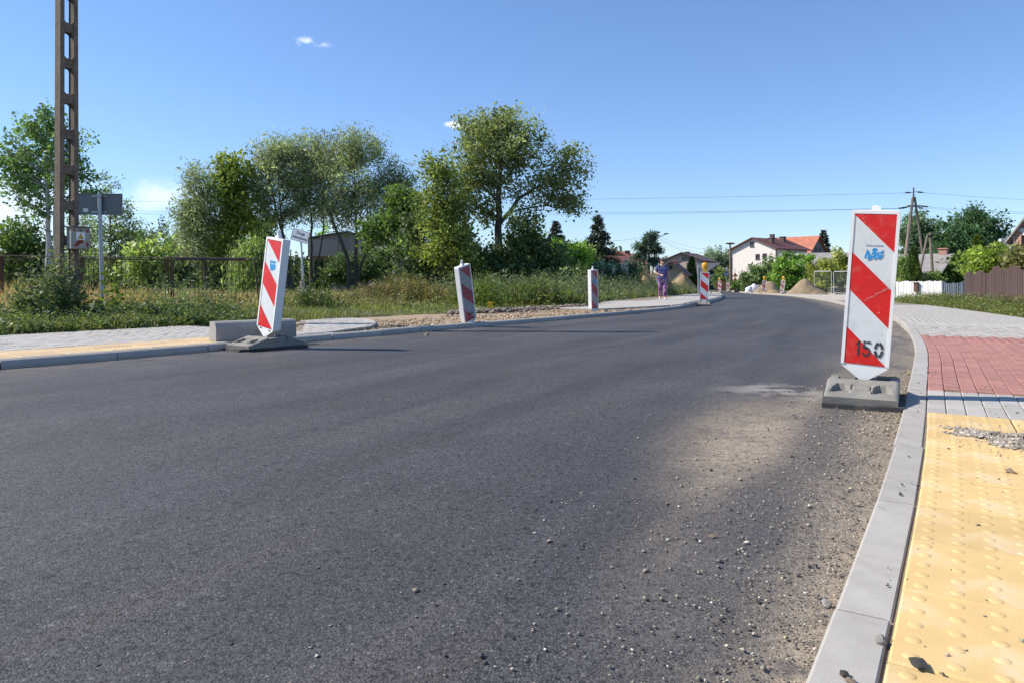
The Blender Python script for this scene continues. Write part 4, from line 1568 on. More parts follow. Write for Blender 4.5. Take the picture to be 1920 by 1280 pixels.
parts.append(blades(p, h, .012, mixc(tint(GRN, len(p), r), tint(YEL, len(p), r), .4 + .6 * wob(p[:, 0], p[:, 1], 1.4)), r, .5))
V, Fa, C = join(parts)
stuff(link('meadow_grass', mesh_np('meadow_grass', V, Fa, M['grass'], C)), 'rough meadow grass, green by the driveway and straw coloured further back', 'grass')

# taller herbs scattered in the meadow and along the walk
parts = []
p, d = field(1500, -4.0, 2.4, 2.2, 20, r, 1.0)
k = wob(p[:, 0], p[:, 1], .8) > .05
p = p[k]; h = .25 + .35 * r.random(len(p))
parts.append(herbs(p, h, 18, .11, .4, mixc(tint(GRN, len(p), r), tint(DRY * .6, len(p), r), .2 + .5 * r.random(len(p))), r, .9, .5))
p, d = field(260, 1.6, 3.0, .5, 9, r, 1.0)
h = .35 + .45 * r.random(len(p))
parts.append(herbs(p, h, 18, .14, .35, mixc(tint(GRN, len(p), r), tint(YEL, len(p), r), r.random(len(p))), r, .9, .5))
p, d = field(2100, 2.6, 15.0, .08, 9, r, 1.2)
h = (.50 + .6 * r.random(len(p))) * np.clip(.55 + d * .4, .5, 1.2)
parts.append(herbs(p, h, 22, .17, .36, mixc(tint(np.array((.085, .12, .032)), len(p), r), tint(SIL, len(p), r), .4 + .5 * r.random(len(p))), r, .8, .6))
p, d = field(9000, 2.4, 15.0, .0, 7, r, 1.2)
parts.append(blades(p, .25 + .35 * r.random(len(p)), .035, mixc(tint(GRN, len(p), r), tint(YEL, len(p), r), r.random(len(p))), r, .4))
V, Fa, C = join([(v, f, c) for v, f, c in parts])
stuff(link('meadow_herbs', mesh_np('meadow_herbs', V, Fa, M['leaf'], C)), 'tall leafy herbs beside the walk and scattered over the meadow', 'herbs')

# bushes standing in the meadow
def clump(label, px, py, w, hgt, n, col, seed, leaf=.12, asp=.3, name='shrub'):
    rr = np.random.default_rng(seed)
    b = G(px, py, .06)
    q = np.stack([b.x + rr.normal(size=n) * w * .35, b.y + rr.normal(size=n) * w * .3, np.full(n, b.z)], 1)
    h = hgt * (.55 + .5 * rr.random(n)) * np.clip(1.15 - np.abs(q[:, 0] - b.x) / w * .7, .4, 1.2)
    V, Fa, C = herbs(q, h, 30, leaf, asp, tint(np.array(col), n, rr), rr, .9, .8)
    t = thing(name, label, 'shrub', b)
    link('foliage', mesh_np('foliage', V - np.array(b), Fa, M['leaf'], C), t)


clump('feathery green shrub beside the tilted roadside beacon', 905, 578, 1.6, 1.0, 90, (.10, .15, .022), 1)
clump('straw coloured grass clump in the middle of the meadow', 760, 573, 2.6, .95, 110, (.17, .15, .055), 2, asp=.14, leaf=.3)
clump('green willow shoots under the dark thicket', 735, 560, 2.4, 1.3, 90, (.095, .135, .045), 3)
clump('dark weed clump on the mound under the leaning sign', 585, 584, 1.1, .7, 60, (.075, .11, .03), 4)
clump('reed-like pale leaves by the end of the driveway', 1010, 574, 1.8, .9, 60, (.11, .15, .05), 5, leaf=.4, asp=.1)

# growth in front of the brown plank fence
parts = []
n = 2200
yy = 9 + r.random(n) * 22
xx = np.interp(yy, WR.p[:, 1], WR.p[:, 0]) + .05 + r.random(n) ** 1.3 * 2.3
k = xx < .80 * yy + .6
p = np.stack([xx, yy, gzn(yy) + .06], 1)[k]
dd = (p[:, 0] - np.interp(p[:, 1], WR.p[:, 1], WR.p[:, 0]))
h = (.12 + .22 * np.clip(dd / 1.2, 0, 1)) * (.6 + .8 * r.random(len(p)))
parts.append(herbs(p, h, 16, .08, .5, mixc(tint(GRN, len(p), r), tint(YEL, len(p), r), r.random(len(p)) * .8), r, 1.1))
n = 16000
yy = 9 + r.random(n) * 24
xx = np.interp(yy, WR.p[:, 1], WR.p[:, 0]) + r.random(n) * 2.6
k = xx < .80 * yy + .6
p = np.stack([xx, yy, gzn(yy) + .03], 1)[k]
parts.append(blades(p, .08 + .22 * r.random(len(p)), .014, mixc(tint(GRN, len(p), r), tint(YEL, len(p), r), r.random(len(p))), r, .5))
V, Fa, C = join(parts)
stuff(link('verge_weeds', mesh_np('verge_weeds', V, Fa, M['leaf'], C)), 'green weeds along the foot of the brown plank fence', 'weeds')

# ================================================================== roadside beacons
BW, BT = .33, .10          # board width and thickness


def lean_part(name, mb, mat, parent, smooth=False):
    return mb.build(name, mat, parent, smooth)


def stripe_polys(w, h):
    """red bands sloping down to the right on a panel of width w and height h (x from -w/2, z from 0)"""
    out = []
    for k in (-.243, .257, .757):
        pts = []
        # band between t-lines k and k+.25 at the left edge, dropping .243 towards the right
        poly = [(0, k), (1, k + .243), (1, k + .493), (0, k + .25)]
        def clip(poly, f_in, f_x):
            res = []
            for i in range(len(poly)):
                a, b = poly[i], poly[(i + 1) % len(poly)]
                if f_in(a):
                    res.append(a)
                if f_in(a) != f_in(b):
                    res.append(f_x(a, b))
            return res
        def cut(t0):
            def fx(a, b):
                s = (t0 - a[1]) / (b[1] - a[1])
                return (a[0] + (b[0] - a[0]) * s, t0)
            return fx
        poly = clip(poly, lambda q: q[1] >= 0, cut(0.0))
        poly = clip(poly, lambda q: q[1] <= 1, cut(1.0))
        out.append([((u - .5) * w, h * (1 - t)) for u, t in poly])
    return out


def flat(polys, y, name, mat, parent, depth=.0012, facing=-1):
    m = MB()
    for p in polys:
        m.prism(p, y, y - facing * depth)
    return m.build(name, mat, parent)


def ring_sector(cx, cz, rx, rz, ix, iz, a0, a1, n=7):
    o = [(cx + rx * math.cos(R(a0 + (a1 - a0) * i / n)), cz + rz * math.sin(R(a0 + (a1 - a0) * i / n))) for i in range(n + 1)]
    i_ = [(cx + ix * math.cos(R(a1 - (a1 - a0) * i / n)), cz + iz * math.sin(R(a1 - (a1 - a0) * i / n))) for i in range(n + 1)]
    return o + i_


STENCIL = {
    '1': [[(.38, 0), (.66, 0), (.66, .98), (.42, .98), (.38, .90)], [(.16, .70), (.33, .80), (.33, .92), (.16, .80)]],
    '5': [[(.10, .86), (.44, .86), (.44, 1), (.10, 1)], [(.54, .86), (.92, .86), (.92, 1), (.54, 1)], [(.10, .52), (.30, .52), (.30, .82), (.10, .82)],
          ring_sector(.48, .32, .46, .34, .25, .17, 8, 118), ring_sector(.48, .32, .46, .34, .25, .17, -82, -4), ring_sector(.48, .32, .46, .34, .25, .17, -170, -96)],
    '0': [ring_sector(.5, .5, .46, .52, .22, .32, 98, 172), ring_sector(.5, .5, .46, .52, .22, .32, 8, 82), ring_sector(.5, .5, .46, .52, .22, .32, -82, -4), ring_sector(.5, .5, .46, .52, .22, .32, -172, -98)],
}


def base_mesh():
    """recycled rubber foot, a shaped slab with two grips and a slot"""
    nu, nv = 47, 81
    W, L = .42, .80
    u = np.linspace(-W / 2, W / 2, nu); v = np.linspace(-L / 2, L / 2, nv)
    U, V = np.meshgrid(u, v)
    a = np.abs(V)
    z = np.where(a < .13, .140, np.where(a < .37, .150 - (a - .13) / .24 * .074, .076))
    z = np.where((a > .112) & (a < .128), .095, z)                       # gap before the raised middle
    z = np.where((a < .112) & (np.abs(U) > .065) & (np.abs(U) < .15), .098, z)   # clip recesses in the middle
    z = np.where((a < .05) & (np.abs(U) < .05), .07, z)                  # socket
    arch = ((np.abs(np.abs(U) - .118) / .058) ** 2 + ((a - .33) / .13) ** 2 < 1) & (a < .33) & (a > .2)
    z = np.where(arch, np.minimum(z, .083), z)
    fr = (np.abs(U) < .058) & (a > .20) & (a < .285)
    fr_in = (np.abs(U) < .050) & (a > .212) & (a < .275)
    z = np.where(fr & ~fr_in, z - .010, z)
    edge = np.minimum(W / 2 - np.abs(U), L / 2 - a)
    z = z - .010 * np.clip(1 - edge / .012, 0, 1)
    top = np.stack([U, V, z], -1).reshape(-1, 3)
    i = np.arange(nu * nv).reshape(nv, nu)
    fa = np.stack([i[:-1, :-1], i[:-1, 1:], i[1:, 1:], i[1:, :-1]], -1).reshape(-1, 4)
    loop = np.concatenate([i[0, :], i[1:, -1], i[-1, -2::-1], i[-2:0:-1, 0]])
    low = top[loop].copy(); low[:, 2] = .032; low[:, :2] *= .985
    k = len(top) + np.arange(len(loop))
    sk = np.stack([loop, k, np.roll(k, -1), np.roll(loop, -1)], -1)
    me = mesh_np('base', np.concatenate([top, low]), np.concatenate([fa, sk]), M['rubber'], smooth=True)
    try:
        me.set_sharp_from_angle(angle=R(30))
    except Exception:
        pass
    return me


ME_base = base_mesh()
ME_baseplate = MB().cbox((.0, 0, .015), (.46, .84, .034), .004).mesh('base_plate', M['rubber_dark'])


def beacon(label, loc, front_deg, lean=0.0, pitch=0.0, base=True, lamp=False, logo=None, digits=None, red='sheet_red', small=False, group='red and white beacons along the new road',
           lift=.15, base_turn=0.0, plate_turn=4.0, k=1.0):
    """front_deg: compass of the striped face, degrees from +X; lean: sideways, pitch: backwards"""
    t = thing('road_beacon', label, 'beacon', loc, R(front_deg + 90), group)
    if base:
        b = link('base', ME_base, t)
        b.rotation_euler = (0, 0, R(base_turn))
        p = link('base_plate', ME_baseplate, t)
        p.rotation_euler = (0, 0, R(plate_turn))
        p.location = (-.02, -.012, 0)
    w, H = BW, 1.12
    out = [(-.022, 0), (.022, 0), (w / 2 - .012, .085), (w / 2, .105), (w / 2, H - .012), (w / 2 - .012, H), (-w / 2 + .012, H), (-w / 2, H - .012), (-w / 2, .105), (-w / 2 + .012, .085)]
    board = MB().prism(out, -BT / 2 + .006, BT / 2 - .006).build('board', M['white_plastic'], t)
    board.location = (0, 0, lift if base else 0)
    board.rotation_euler = (R(pitch), R(lean), 0)
    board.scale = (k, 1, max(k, 1.0))
    sw, z0, sh = .285, .105, .99
    # raised rim round the reflective panel, both faces
    rim = MB()
    for sgn in (-1, 1):
        y0 = sgn * (BT / 2)
        y1 = sgn * (BT / 2 - .0065)
        lo, hi = min(y0, y1), max(y0, y1)
        rim.prism([(-w / 2, .10), (-sw / 2, .10), (-sw / 2, H - .004), (-w / 2, H - .004)], lo, hi)
        rim.prism([(sw / 2, .10), (w / 2, .10), (w / 2, H - .004), (sw / 2, H - .004)], lo, hi)
        rim.prism([(-sw / 2, z0 + sh), (sw / 2, z0 + sh), (sw / 2, H - .006), (-sw / 2, H - .006)], lo, hi)
    rim.build('rim', M['white_plastic'], board)
    peg = MB()
    peg.cbox((0, 0, H + .012), (.062, .055, .028), .004)
    if not lamp:
        peg.tube([(0, 0, H + .02), (0, 0, H + (.095 if not small else .03))], [.021, .018], 10)
    peg.build('peg', M['white_plastic'], board)
    for sgn in (-1, 1):
        pan = [[(-sw / 2, z0), (sw / 2, z0), (sw / 2, z0 + sh), (-sw / 2, z0 + sh)]]
        flat(pan, sgn * (BT / 2 - .004), 'panel', M['sheet_grey' if red == 'sheet_red_old' else 'sheet_white'], board, facing=sgn)
        for p in stripe_polys(sw, sh):
            p = [((x if sgn < 0 else -x), z + z0) for x, z in p]
            flat([p], sgn * (BT / 2 - .0025), 'red_stripe', M[red], board, facing=sgn)
    if not small:
        for x, z in ((-.085, .088), (.09, .083)):
            m = MB()
            m.prism([(x - .021, z - .004), (x + .019, z - .007), (x + .021, z + .004), (x - .019, z + .007)], -BT / 2 + .0025, -BT / 2 + .006)
            m.build('drain_slot', M['rubber_dark'], board)
    yb = -(BT / 2 - .0012)
    if logo:
        rr = random.Random(3)
        U = lambda a: (a - .5) * sw
        T = lambda t_: z0 + sh * (1 - t_)
        if logo == 'worn':
            polys = [[(U(.30), T(.295)), (U(.36), T(.235)), (U(.41), T(.25)), (U(.43), T(.275)), (U(.50), T(.25)), (U(.56), T(.232)), (U(.60), T(.25)), (U(.66), T(.255)), (U(.74), T(.235)),
                      (U(.735), T(.285)), (U(.66), T(.302)), (U(.62), T(.29)), (U(.57), T(.305)), (U(.52), T(.29)), (U(.46), T(.305)), (U(.40), T(.31)), (U(.37), T(.285))],
                     [(U(.47), T(.244)), (U(.50), T(.226)), (U(.575), T(.226)), (U(.60), T(.244))]]
            # worn white flecks inside the print
            fl = []
            for i in range(9):
                x, z = U(.35 + .36 * rr.random()), T(.25 + .045 * rr.random())
                fl.append([(x, z), (x + .012, z + .004), (x + .008, z + .012)])
            flat(polys, yb, 'printed_emblem', M['blue_print'], board)
            stuff(flat(fl, yb - .0005, 'worn_fleck', M['sheet_white'], board))
            band = []
            for i in range(16):
                a = .31 + .026 * i
                h = .004 + .007 * rr.random()
                band.append([(U(a), T(.212)), (U(a + .017), T(.212)), (U(a + .015), T(.212) + h), (U(a + .003), T(.212) + h)])
            stuff(flat(band, yb, 'worn_print', pm('grey_print', (.38, .42, .48), .6, .2), board))
        else:
            polys = [[(U(.34), T(.235)), (U(.72), T(.235)), (U(.72), T(.26)), (U(.36), T(.262))],
                     [(U(.34), T(.27)), (U(.44), T(.268)), (U(.50), T(.285)), (U(.58), T(.268)), (U(.74), T(.272)), (U(.75), T(.315)), (U(.70), T(.338)), (U(.62), T(.33)), (U(.54), T(.352)), (U(.44), T(.345)), (U(.40), T(.31))]]
            flat(polys, yb, 'printed_emblem', M['blue_print'], board)
    if digits == '150':
        x0, wd, dz0, dh = -.076, .056, z0 + sh * (1 - .945), .10
        for k_, ch in enumerate('150'):
            xx = x0 + (0, .050, .128)[k_] * 1.0
            wch = (.050, .062, .070)[k_]
            flat([[(xx + px * wch, dz0 + pz * dh) for px, pz in poly] for poly in STENCIL[ch]], yb - .0004, 'stencilled_digit', M['black_print'], board)
        # scuffs across the middle stripe
        rr = random.Random(8)
        sc_ = []
        a = Vector((-.03, z0 + sh * .425)); b = Vector((.128, z0 + sh * .52))
        for i in range(16):
            f = i / 15
            q = a.lerp(b, f) + Vector((0, rr.uniform(-.006, .006)))
            sc_.append([(q.x, q.y), (q.x + .012, q.y + .006), (q.x + .013, q.y + .008), (q.x + .001, q.y + .0035)])
        for _ in range(26):
            x, z = rr.uniform(-.135, .13), rr.uniform(z0, z0 + sh)
            l = rr.uniform(.004, .014)
            sc_.append([(x, z), (x + l, z + rr.uniform(-.004, .005)), (x + l * .7, z + .003)])
        stuff(flat(sc_, yb - .0006, 'scuff', M['scratch'], board, depth=.0004))
    if digits == 'smudge':
        flat([[(-.03, .20), (-.012, .20), (-.010, .27), (-.03, .26)], [(.015, .205), (.085, .215), (.085, .235), (.015, .225)], [(-.005, .22), (.01, .20), (.012, .25)]], yb - .0004, 'smudged_digit', M['black_print'], board)
    if lamp:
        l = MB()
        l.cbox((0, 0, H + .07), (.15, .09, .13), .02, bottom=True)
        l.build('lamp_body', M['yellow'], board)
        prof = [(.03, -.115), (.085, -.10), (.112, -.05), (.115, .03), (.095, .085), (.05, .112), (.02, .118)]
        m = MB().lathe(prof, 14, (0, 0, H + .24))
        m.v = [(x, y * .62, z) for x, y, z in m.v]
        m.build('lamp_lens', M['lamp_amber'], board, True)
    return t


def gpos(x, y, dz=0.0):
    return (x, y, gz(y) + dz)


beacon('close beacon stencilled 150 on a grey rubber foot beside the yellow paving', gpos(2.345, 4.80, .004), -119, lean=3.9, pitch=1.0, logo='worn', digits='150', small=True, lift=.135, k=.87, base_turn=0, plate_turn=5)
beacon('leaning red and white beacon with a solid blue print, standing by the loose kerb stone', gpos(-2.86, 8.42, .004), -129, lean=8.2, pitch=-2, logo='solid', base_turn=4, plate_turn=-6, k=1.03, lift=.14)
p = G(881, 606, .05)
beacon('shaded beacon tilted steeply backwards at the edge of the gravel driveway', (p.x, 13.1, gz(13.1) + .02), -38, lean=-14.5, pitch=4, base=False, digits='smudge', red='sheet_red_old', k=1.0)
p = P(1113, 586, 19.3)
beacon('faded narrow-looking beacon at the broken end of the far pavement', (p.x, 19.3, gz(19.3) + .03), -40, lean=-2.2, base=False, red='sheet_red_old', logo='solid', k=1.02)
p = P(1320, 573, 27.0)
beacon('beacon with a big amber lamp standing in the road at the pavement corner', (p.x, 27.0, gz(27.0)), -104, lean=1.5, lamp=True, red='sheet_red', lift=.14)
for px, Y, lamp, deg, lean, lab in ((1349, 74, True, -115, 1, 'far lamp beacon beyond the pavement corner, nearest the dark blue house'),
                                    (1365, 92, False, -125, 3, 'smallest beacon, without a lamp, in front of the orange fence'),
                                    (1432, 66, True, -112, 2, 'lamp beacon before the smaller sand pile'),
                                    (1466, 64, True, -125, 6, 'lamp beacon tilted beside the larger sand pile')):
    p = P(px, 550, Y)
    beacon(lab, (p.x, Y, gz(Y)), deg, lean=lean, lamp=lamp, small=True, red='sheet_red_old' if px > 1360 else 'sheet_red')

# loose kerb stone lying on the far pavement
def big_kerb():
    prof = [(0, 0), (0, .15), (.03, .205), (.06, .225), (.20, .225), (.20, 0)]
    m = MB()
    n = len(prof)
    m.add([(0, x, z) for x, z in prof] + [(1.0, x, z) for x, z in prof], [tuple(reversed(range(n))), tuple(range(n, 2 * n))] + [(i, (i + 1) % n, (i + 1) % n + n, i + n) for i in range(n)])
    o = m.build('loose_kerb_stone', pm('darker_concrete', (.30, .29, .27), .85, .14, 5, .16, 200, dirt=(.2, .18, .15), dirt_amt=.4))  # a somewhat darker grey than the laid kerb stones
    return o


o = tag(big_kerb(), 'loose grey kerb stone lying on the pavement behind the leaning beacon', 'kerb stone')
p = G(405, 640, .09)
o.location = (p.x, p.y, gz(p.y) + .088)
o.rotation_euler = (0, 0, R(43))

# yellow marker post in the grass
t = thing('marker_post', 'short yellow marker post at the grassy edge of the driveway', 'marker post', (*P(919, 582, 18.7).xy, gz(18.7) + .05))
MB().cbox((0, 0, .08), (.12, .12, .34), .012).build('post', M['yellow'], t)
MB().cbox((0, 0, .255), (.136, .136, .02), .004).build('cap', M['yellow'], t)

# ------------------------------------------------------------------ concrete pole with its meter box
PY = 12.5
pp = P(125, 560, PY)
t = thing('concrete_pole', 'old concrete ladder-type power pole with a cable running down it', 'utility pole', (pp.x, PY, gz(PY)), R(-29 + 90))
W0, W1, T0, T1, HP = .335, .28, .17, .15, 8.75


def wat(z):
    f = z / HP
    return (W0 + (W1 - W0) * f) / 2, (T0 + (T1 - T0) * f) / 2


m = MB()
zs = np.linspace(-.3, HP, 12)
for sgn in (-1, 1):
    vs, fs = [], []
    for z in zs:
        w, th = wat(max(z, 0))
        a, b = sgn * w, sgn * (w - .085 * (1 - .25 * z / HP))
        lo, hi = min(a, b), max(a, b)
        vs += [(lo, -th, z), (hi, -th, z), (hi, th, z), (lo, th, z)]
    for i in range(len(zs) - 1):
        for j in range(4):
            fs.append((i * 4 + j, i * 4 + (j + 1) % 4, i * 4 + (j + 1) % 4 + 4, i * 4 + j + 4))
    fs += [(3, 2, 1, 0), tuple(range(len(vs) - 4, len(vs)))]
    m.add(vs, fs)
m.build('pole_leg', M['pole_concrete'], t)
z = .9
while z < HP:
    w, th = wat(z)
    wi = w - .06
    # web with haunches, as cast
    e = .05
    m = MB().prism([(-wi, z - .08 - e), (-wi + e, z - .08), (wi - e, z - .08), (wi, z - .08 - e), (wi, z + .08 + e), (wi - e, z + .08), (-wi + e, z + .08), (-wi, z + .08 + e)], -th + .012, th - .012)
    m.build('pole_web', M['pole_concrete'], t)
    z += .615
m = MB()
m.tube([(.035, -.03, .0), (.035, -.03, HP)], .014, 8)
m.build('cable', M['cable'], t)
bx = thing('meter_box', 'rust stained grey meter box with a warning label on the concrete pole', 'meter box', (pp.x, PY, 0), R(-38 + 90))
zb = CZ - (448 - HZ) / F * PY
MB().cbox((.10, -.225, zb), (.30, .19, .37), .006, bottom=True).build('case', M['box_paint'], bx)
MB().cbox((.10, -.235, zb + .195), (.36, .26, .02), .005).build('lid', M['rust_plate'], bx)
MB().cbox((.10, -.3235, zb), (.27, .008, .335), .002).build('door', M['box_paint'], bx)
MB().box((.0, -.115, zb - .05), (.05, .06, .30)).box((.0, -.115, zb + .05), (.05, .06, .25)).build('bracket', M['rust'], bx)
rr = random.Random(4)


def blob(cx, cz, rx, rz, n=11):
    return [(cx + rx * (.75 + .4 * rr.random()) * math.cos(i * 6.283 / n), cz + rz * (.75 + .4 * rr.random()) * math.sin(i * 6.283 / n)) for i in range(n)]


yf = -.3276
flat([blob(.0, zb + .135, .026, .024), blob(.205, zb + .128, .026, .026), blob(.095, zb - .065, .06, .026), blob(.10, zb - .035, .04, .02), blob(.03, zb - .12, .045, .035), blob(.205, zb - .11, .028, .05), blob(.06, zb - .085, .04, .025)], yf, 'rust_patch', M['rust_red'], bx)
flat([blob(.10, zb + .135, .022, .014)], yf, 'keyhole', M['sign_black'], bx)
flat([[(.03, zb - .03), (.165, zb - .03), (.165, zb + .10), (.03, zb + .10)]], yf - .001, 'warning_label', M['sign_white'], bx)
flat([[(.048, zb - .015), (.147, zb - .015), (.0975, zb + .085)]], yf - .0025, 'warning_outline', M['sign_black'], bx)
flat([[(.060, zb - .008), (.135, zb - .008), (.0975, zb + .070)]], yf - .004, 'warning_triangle', M['yellow'], bx)
flat([[(.100, zb + .045), (.086, zb + .016), (.098, zb + .018), (.092, zb - .003), (.110, zb + .026), (.098, zb + .024)]], yf - .0055, 'warning_flash', M['sign_black'], bx)

# ------------------------------------------------------------------ rusty iron fence
fa, fb = P(-130, 560, 18.6), P(486, 560, 21.3)
L = (Vector((fb.x, fb.y)) - Vector((fa.x, fa.y))).length
ang = math.atan2(fb.y - fa.y, fb.x - fa.x)
ft = thing('iron_fence', 'rusty iron bar fence with leaning end post behind the weeds', 'fence', (fa.x, fa.y, 0), ang)


def fz(s):
    return gz(fa.y + (fb.y - fa.y) * s / L)


npan, top = 4, 1.405
posts = [0.02]
edges_px = [-130, -2, 150, 318, 478]
es = []
for e in edges_px:
    # where the sight line of that column meets the fence line
    k = (e - 960) / F
    d = Vector((math.cos(ang), math.sin(ang)))
    s = (k * fa.y - fa.x) / (d.x - k * d.y)
    es.append(s)
ME_bar = MB().box((0, 0, 0), (.013, .013, 1.0)).mesh('bar', M['rust'])
for i, s in enumerate(es[:-1]):
    for k, off in enumerate((-.045, .045)):
        if i == 0 and k == 0:
            continue
        MB().cbox((s + off, 0, (top + .02 + fz(s) - .2) / 2), (.055, .055, top + .02 - fz(s) + .2), .004).build('post', M['rust'], ft)
for i in range(len(es) - 1):
    a, b = es[i] + .10, es[i + 1] - .10
    za, zb_ = fz(a), fz(b)
    m = MB()
    m.box(((a + b) / 2, 0, top - .035), (b - a, .035, .03))
    m.box(((a + b) / 2, 0, fz(a) + .16), (b - a, .035, .03))
    m.box((a, 0, top - .6), (.03, .03, 1.2))
    if i < 3:
        m.box((b, 0, top - .6), (.03, .03, 1.2))
    m.build('panel_frame', M['rust'], ft)
    nb = int(round((b - a) / .112))
    for j in range(1, nb):
        x = a + (b - a) * j / nb
        z0_ = fz(x) + .17
        o = link('bar', ME_bar, ft)
        o.location = (x, .002, (top - .05 + z0_) / 2)
        o.scale = (1, 1, top - .05 - z0_)
        o.rotation_euler = (0, rng.normal() * .006 + (.01 if i == 3 else 0), 0)
m = MB().tube([(es[0], 0, top + .03), (es[1] + .3, 0, top + .035), (es[2], 0, top + .022), (es[3], 0, top + .03), (es[4] + .05, -.01, top + .02)], .014, 8)
m.build('top_pipe', M['rust_plate'], ft)
MB().box(((es[3] + es[4]) / 2 - .05, .03, top + .005), (es[4] - es[3] - .4, .02, .085)).build('top_plate', M['rust_plate'], ft)
MB().tube([(es[4] - .02, 0, top), (es[4] + .14, -.02, fz(es[4]) - .1)], .022, 6).tube([(es[4] - .02, 0, top - .02), (es[4] + .10, 0, top - .03), (es[4] + .22, -.02, top - .09)], .014, 6).build('leaning_post', M['rust'], ft)
MB().box((es[3] + 1.05, .01, .42), (.9, .012, .014)).build('loose_rod', M['rust'], ft)

# ------------------------------------------------------------------ sign seen from behind
sy = 15.0
sp_ = P(189, 560, sy)
t = thing('road_sign', 'rectangular road sign seen from its grey back on a tubular pole', 'road sign', (sp_.x, sy, gz(sy)), R(4))
zt, zbm = CZ - (363 - HZ) / F * sy, CZ - (403 - HZ) / F * sy
lean_x = (186 - 193) / F * sy
MB().tube([(.05, 0, -.2), (.05 + lean_x, 0, zt - gz(sy) - .01)], .04, 12).build('pole', M['galv'], t)
cxs = -.055
zc = (zt + zbm) / 2 - gz(sy)
hh = zt - zbm
MB().box((cxs, .06, zc), (.93, .006, hh)).build('plate', M['sign_back'], t)
m = MB()
for s in (-1, 1):
    m.box((cxs, .048, zc + s * (hh / 2 - .008)), (.93, .02, .016))
    m.box((cxs + s * (.465 - .008), .048, zc), (.016, .02, hh - .034))
m.build('plate_rim', M['sign_back'], t)
m = MB()
for s in (-1, 1):
    m.box((lean_x + .05, .0, zc + s * hh * .38), (.12, .085, .03)).box((cxs, .05, zc + s * hh * .38), (.30, .012, .035))
m.build('clamp', M['galv'], t)
MB().box((-.33, .0545, zc - hh * .28), (.10, .004, .075)).build('sticker', M['sign_white'], t)


# ------------------------------------------------------------------ leaning street sign with lettering
def text_mesh(txt, size, mat, name, align='CENTER'):
    cu = bpy.data.curves.new(name, 'FONT')
    cu.body = txt; cu.size = size; cu.align_x = align; cu.extrude = .001
    cu.offset = size * .012
    ob = bpy.data.objects.new(name + '_tmp', cu); COL.objects.link(ob)
    bpy.context.view_layer.update()
    me = bpy.data.meshes.new_from_object(ob.evaluated_get(bpy.context.evaluated_depsgraph_get()))
    bpy.data.objects.remove(ob); bpy.data.curves.remove(cu)
    me.name = name
    me.materials.clear(); me.materials.append(mat)
    return me


sy = 23.0
c0 = P(563, 443, sy)
ft2 = P(570, 560, sy)
t = thing('street_sign', 'leaning white sign lettered Droga wewnętrzna on a thin grey post', 'street sign', (ft2.x, sy, gz(sy)), 0)
MB().tube([(.02, .03, -.1), (c0.x - ft2.x, .03, c0.z - gz(sy) + .15)], .03, 10).build('pole', M['galv_pale'], t)
plate = MB().prism([(-.31, -.19), (.31, -.19), (.31, .19), (-.31, .19)], -.008, 0).build('plate', M['sign_white'], t)
plate.location = (c0.x - ft2.x, -.006, c0.z - gz(sy))
plate.rotation_euler = (R(-2), R(16), R(-14))
b_ = MB()
for x0_, x1_, z0_, z1_ in ((-.305, .305, .178, .186), (-.305, .305, -.186, -.178), (-.305, -.297, -.178, .178), (.297, .305, -.178, .178)):
    b_.box(((x0_ + x1_) / 2, -.0088, (z0_ + z1_) / 2), (x1_ - x0_, .0016, z1_ - z0_))
b_.build('border', M['sign_black'], plate)
for txt, z_ in (('Droga', .045), ('wewnętrzna', -.10)):
    o = link('lettering', text_mesh(txt, .118, M['sign_black'], 'lettering'), plate)
    o.location = (0, -.0092, z_); o.rotation_euler = (R(90), 0, 0); o.scale = (.88 if len(txt) > 6 else 1.0, 1, 1)
rr = random.Random(6)
m = MB()
for i in range(5):
    z_ = .45 + .16 * i + rr.uniform(-.03, .03)
    m.tube([(.0 - .05 * z_ + .045 * math.cos(a), .03 + .045 * math.sin(a), z_ + .03 * math.sin(a * 2 + i)) for a in np.linspace(0, 6.2, 9)], .014, 5)
m.tube([(-.05, 0, 1.0), (-.11, -.04, .75), (-.09, -.02, .45)], .02, 5).tube([(-.05, 0, .9), (-.15, 0, .5), (-.14, 0, .25)], .018, 5)
m.build('torn_tape', M['tape'], t)

# ================================================================== houses
def zat(py, Y):
    return CZ - (py - HZ) / F * Y


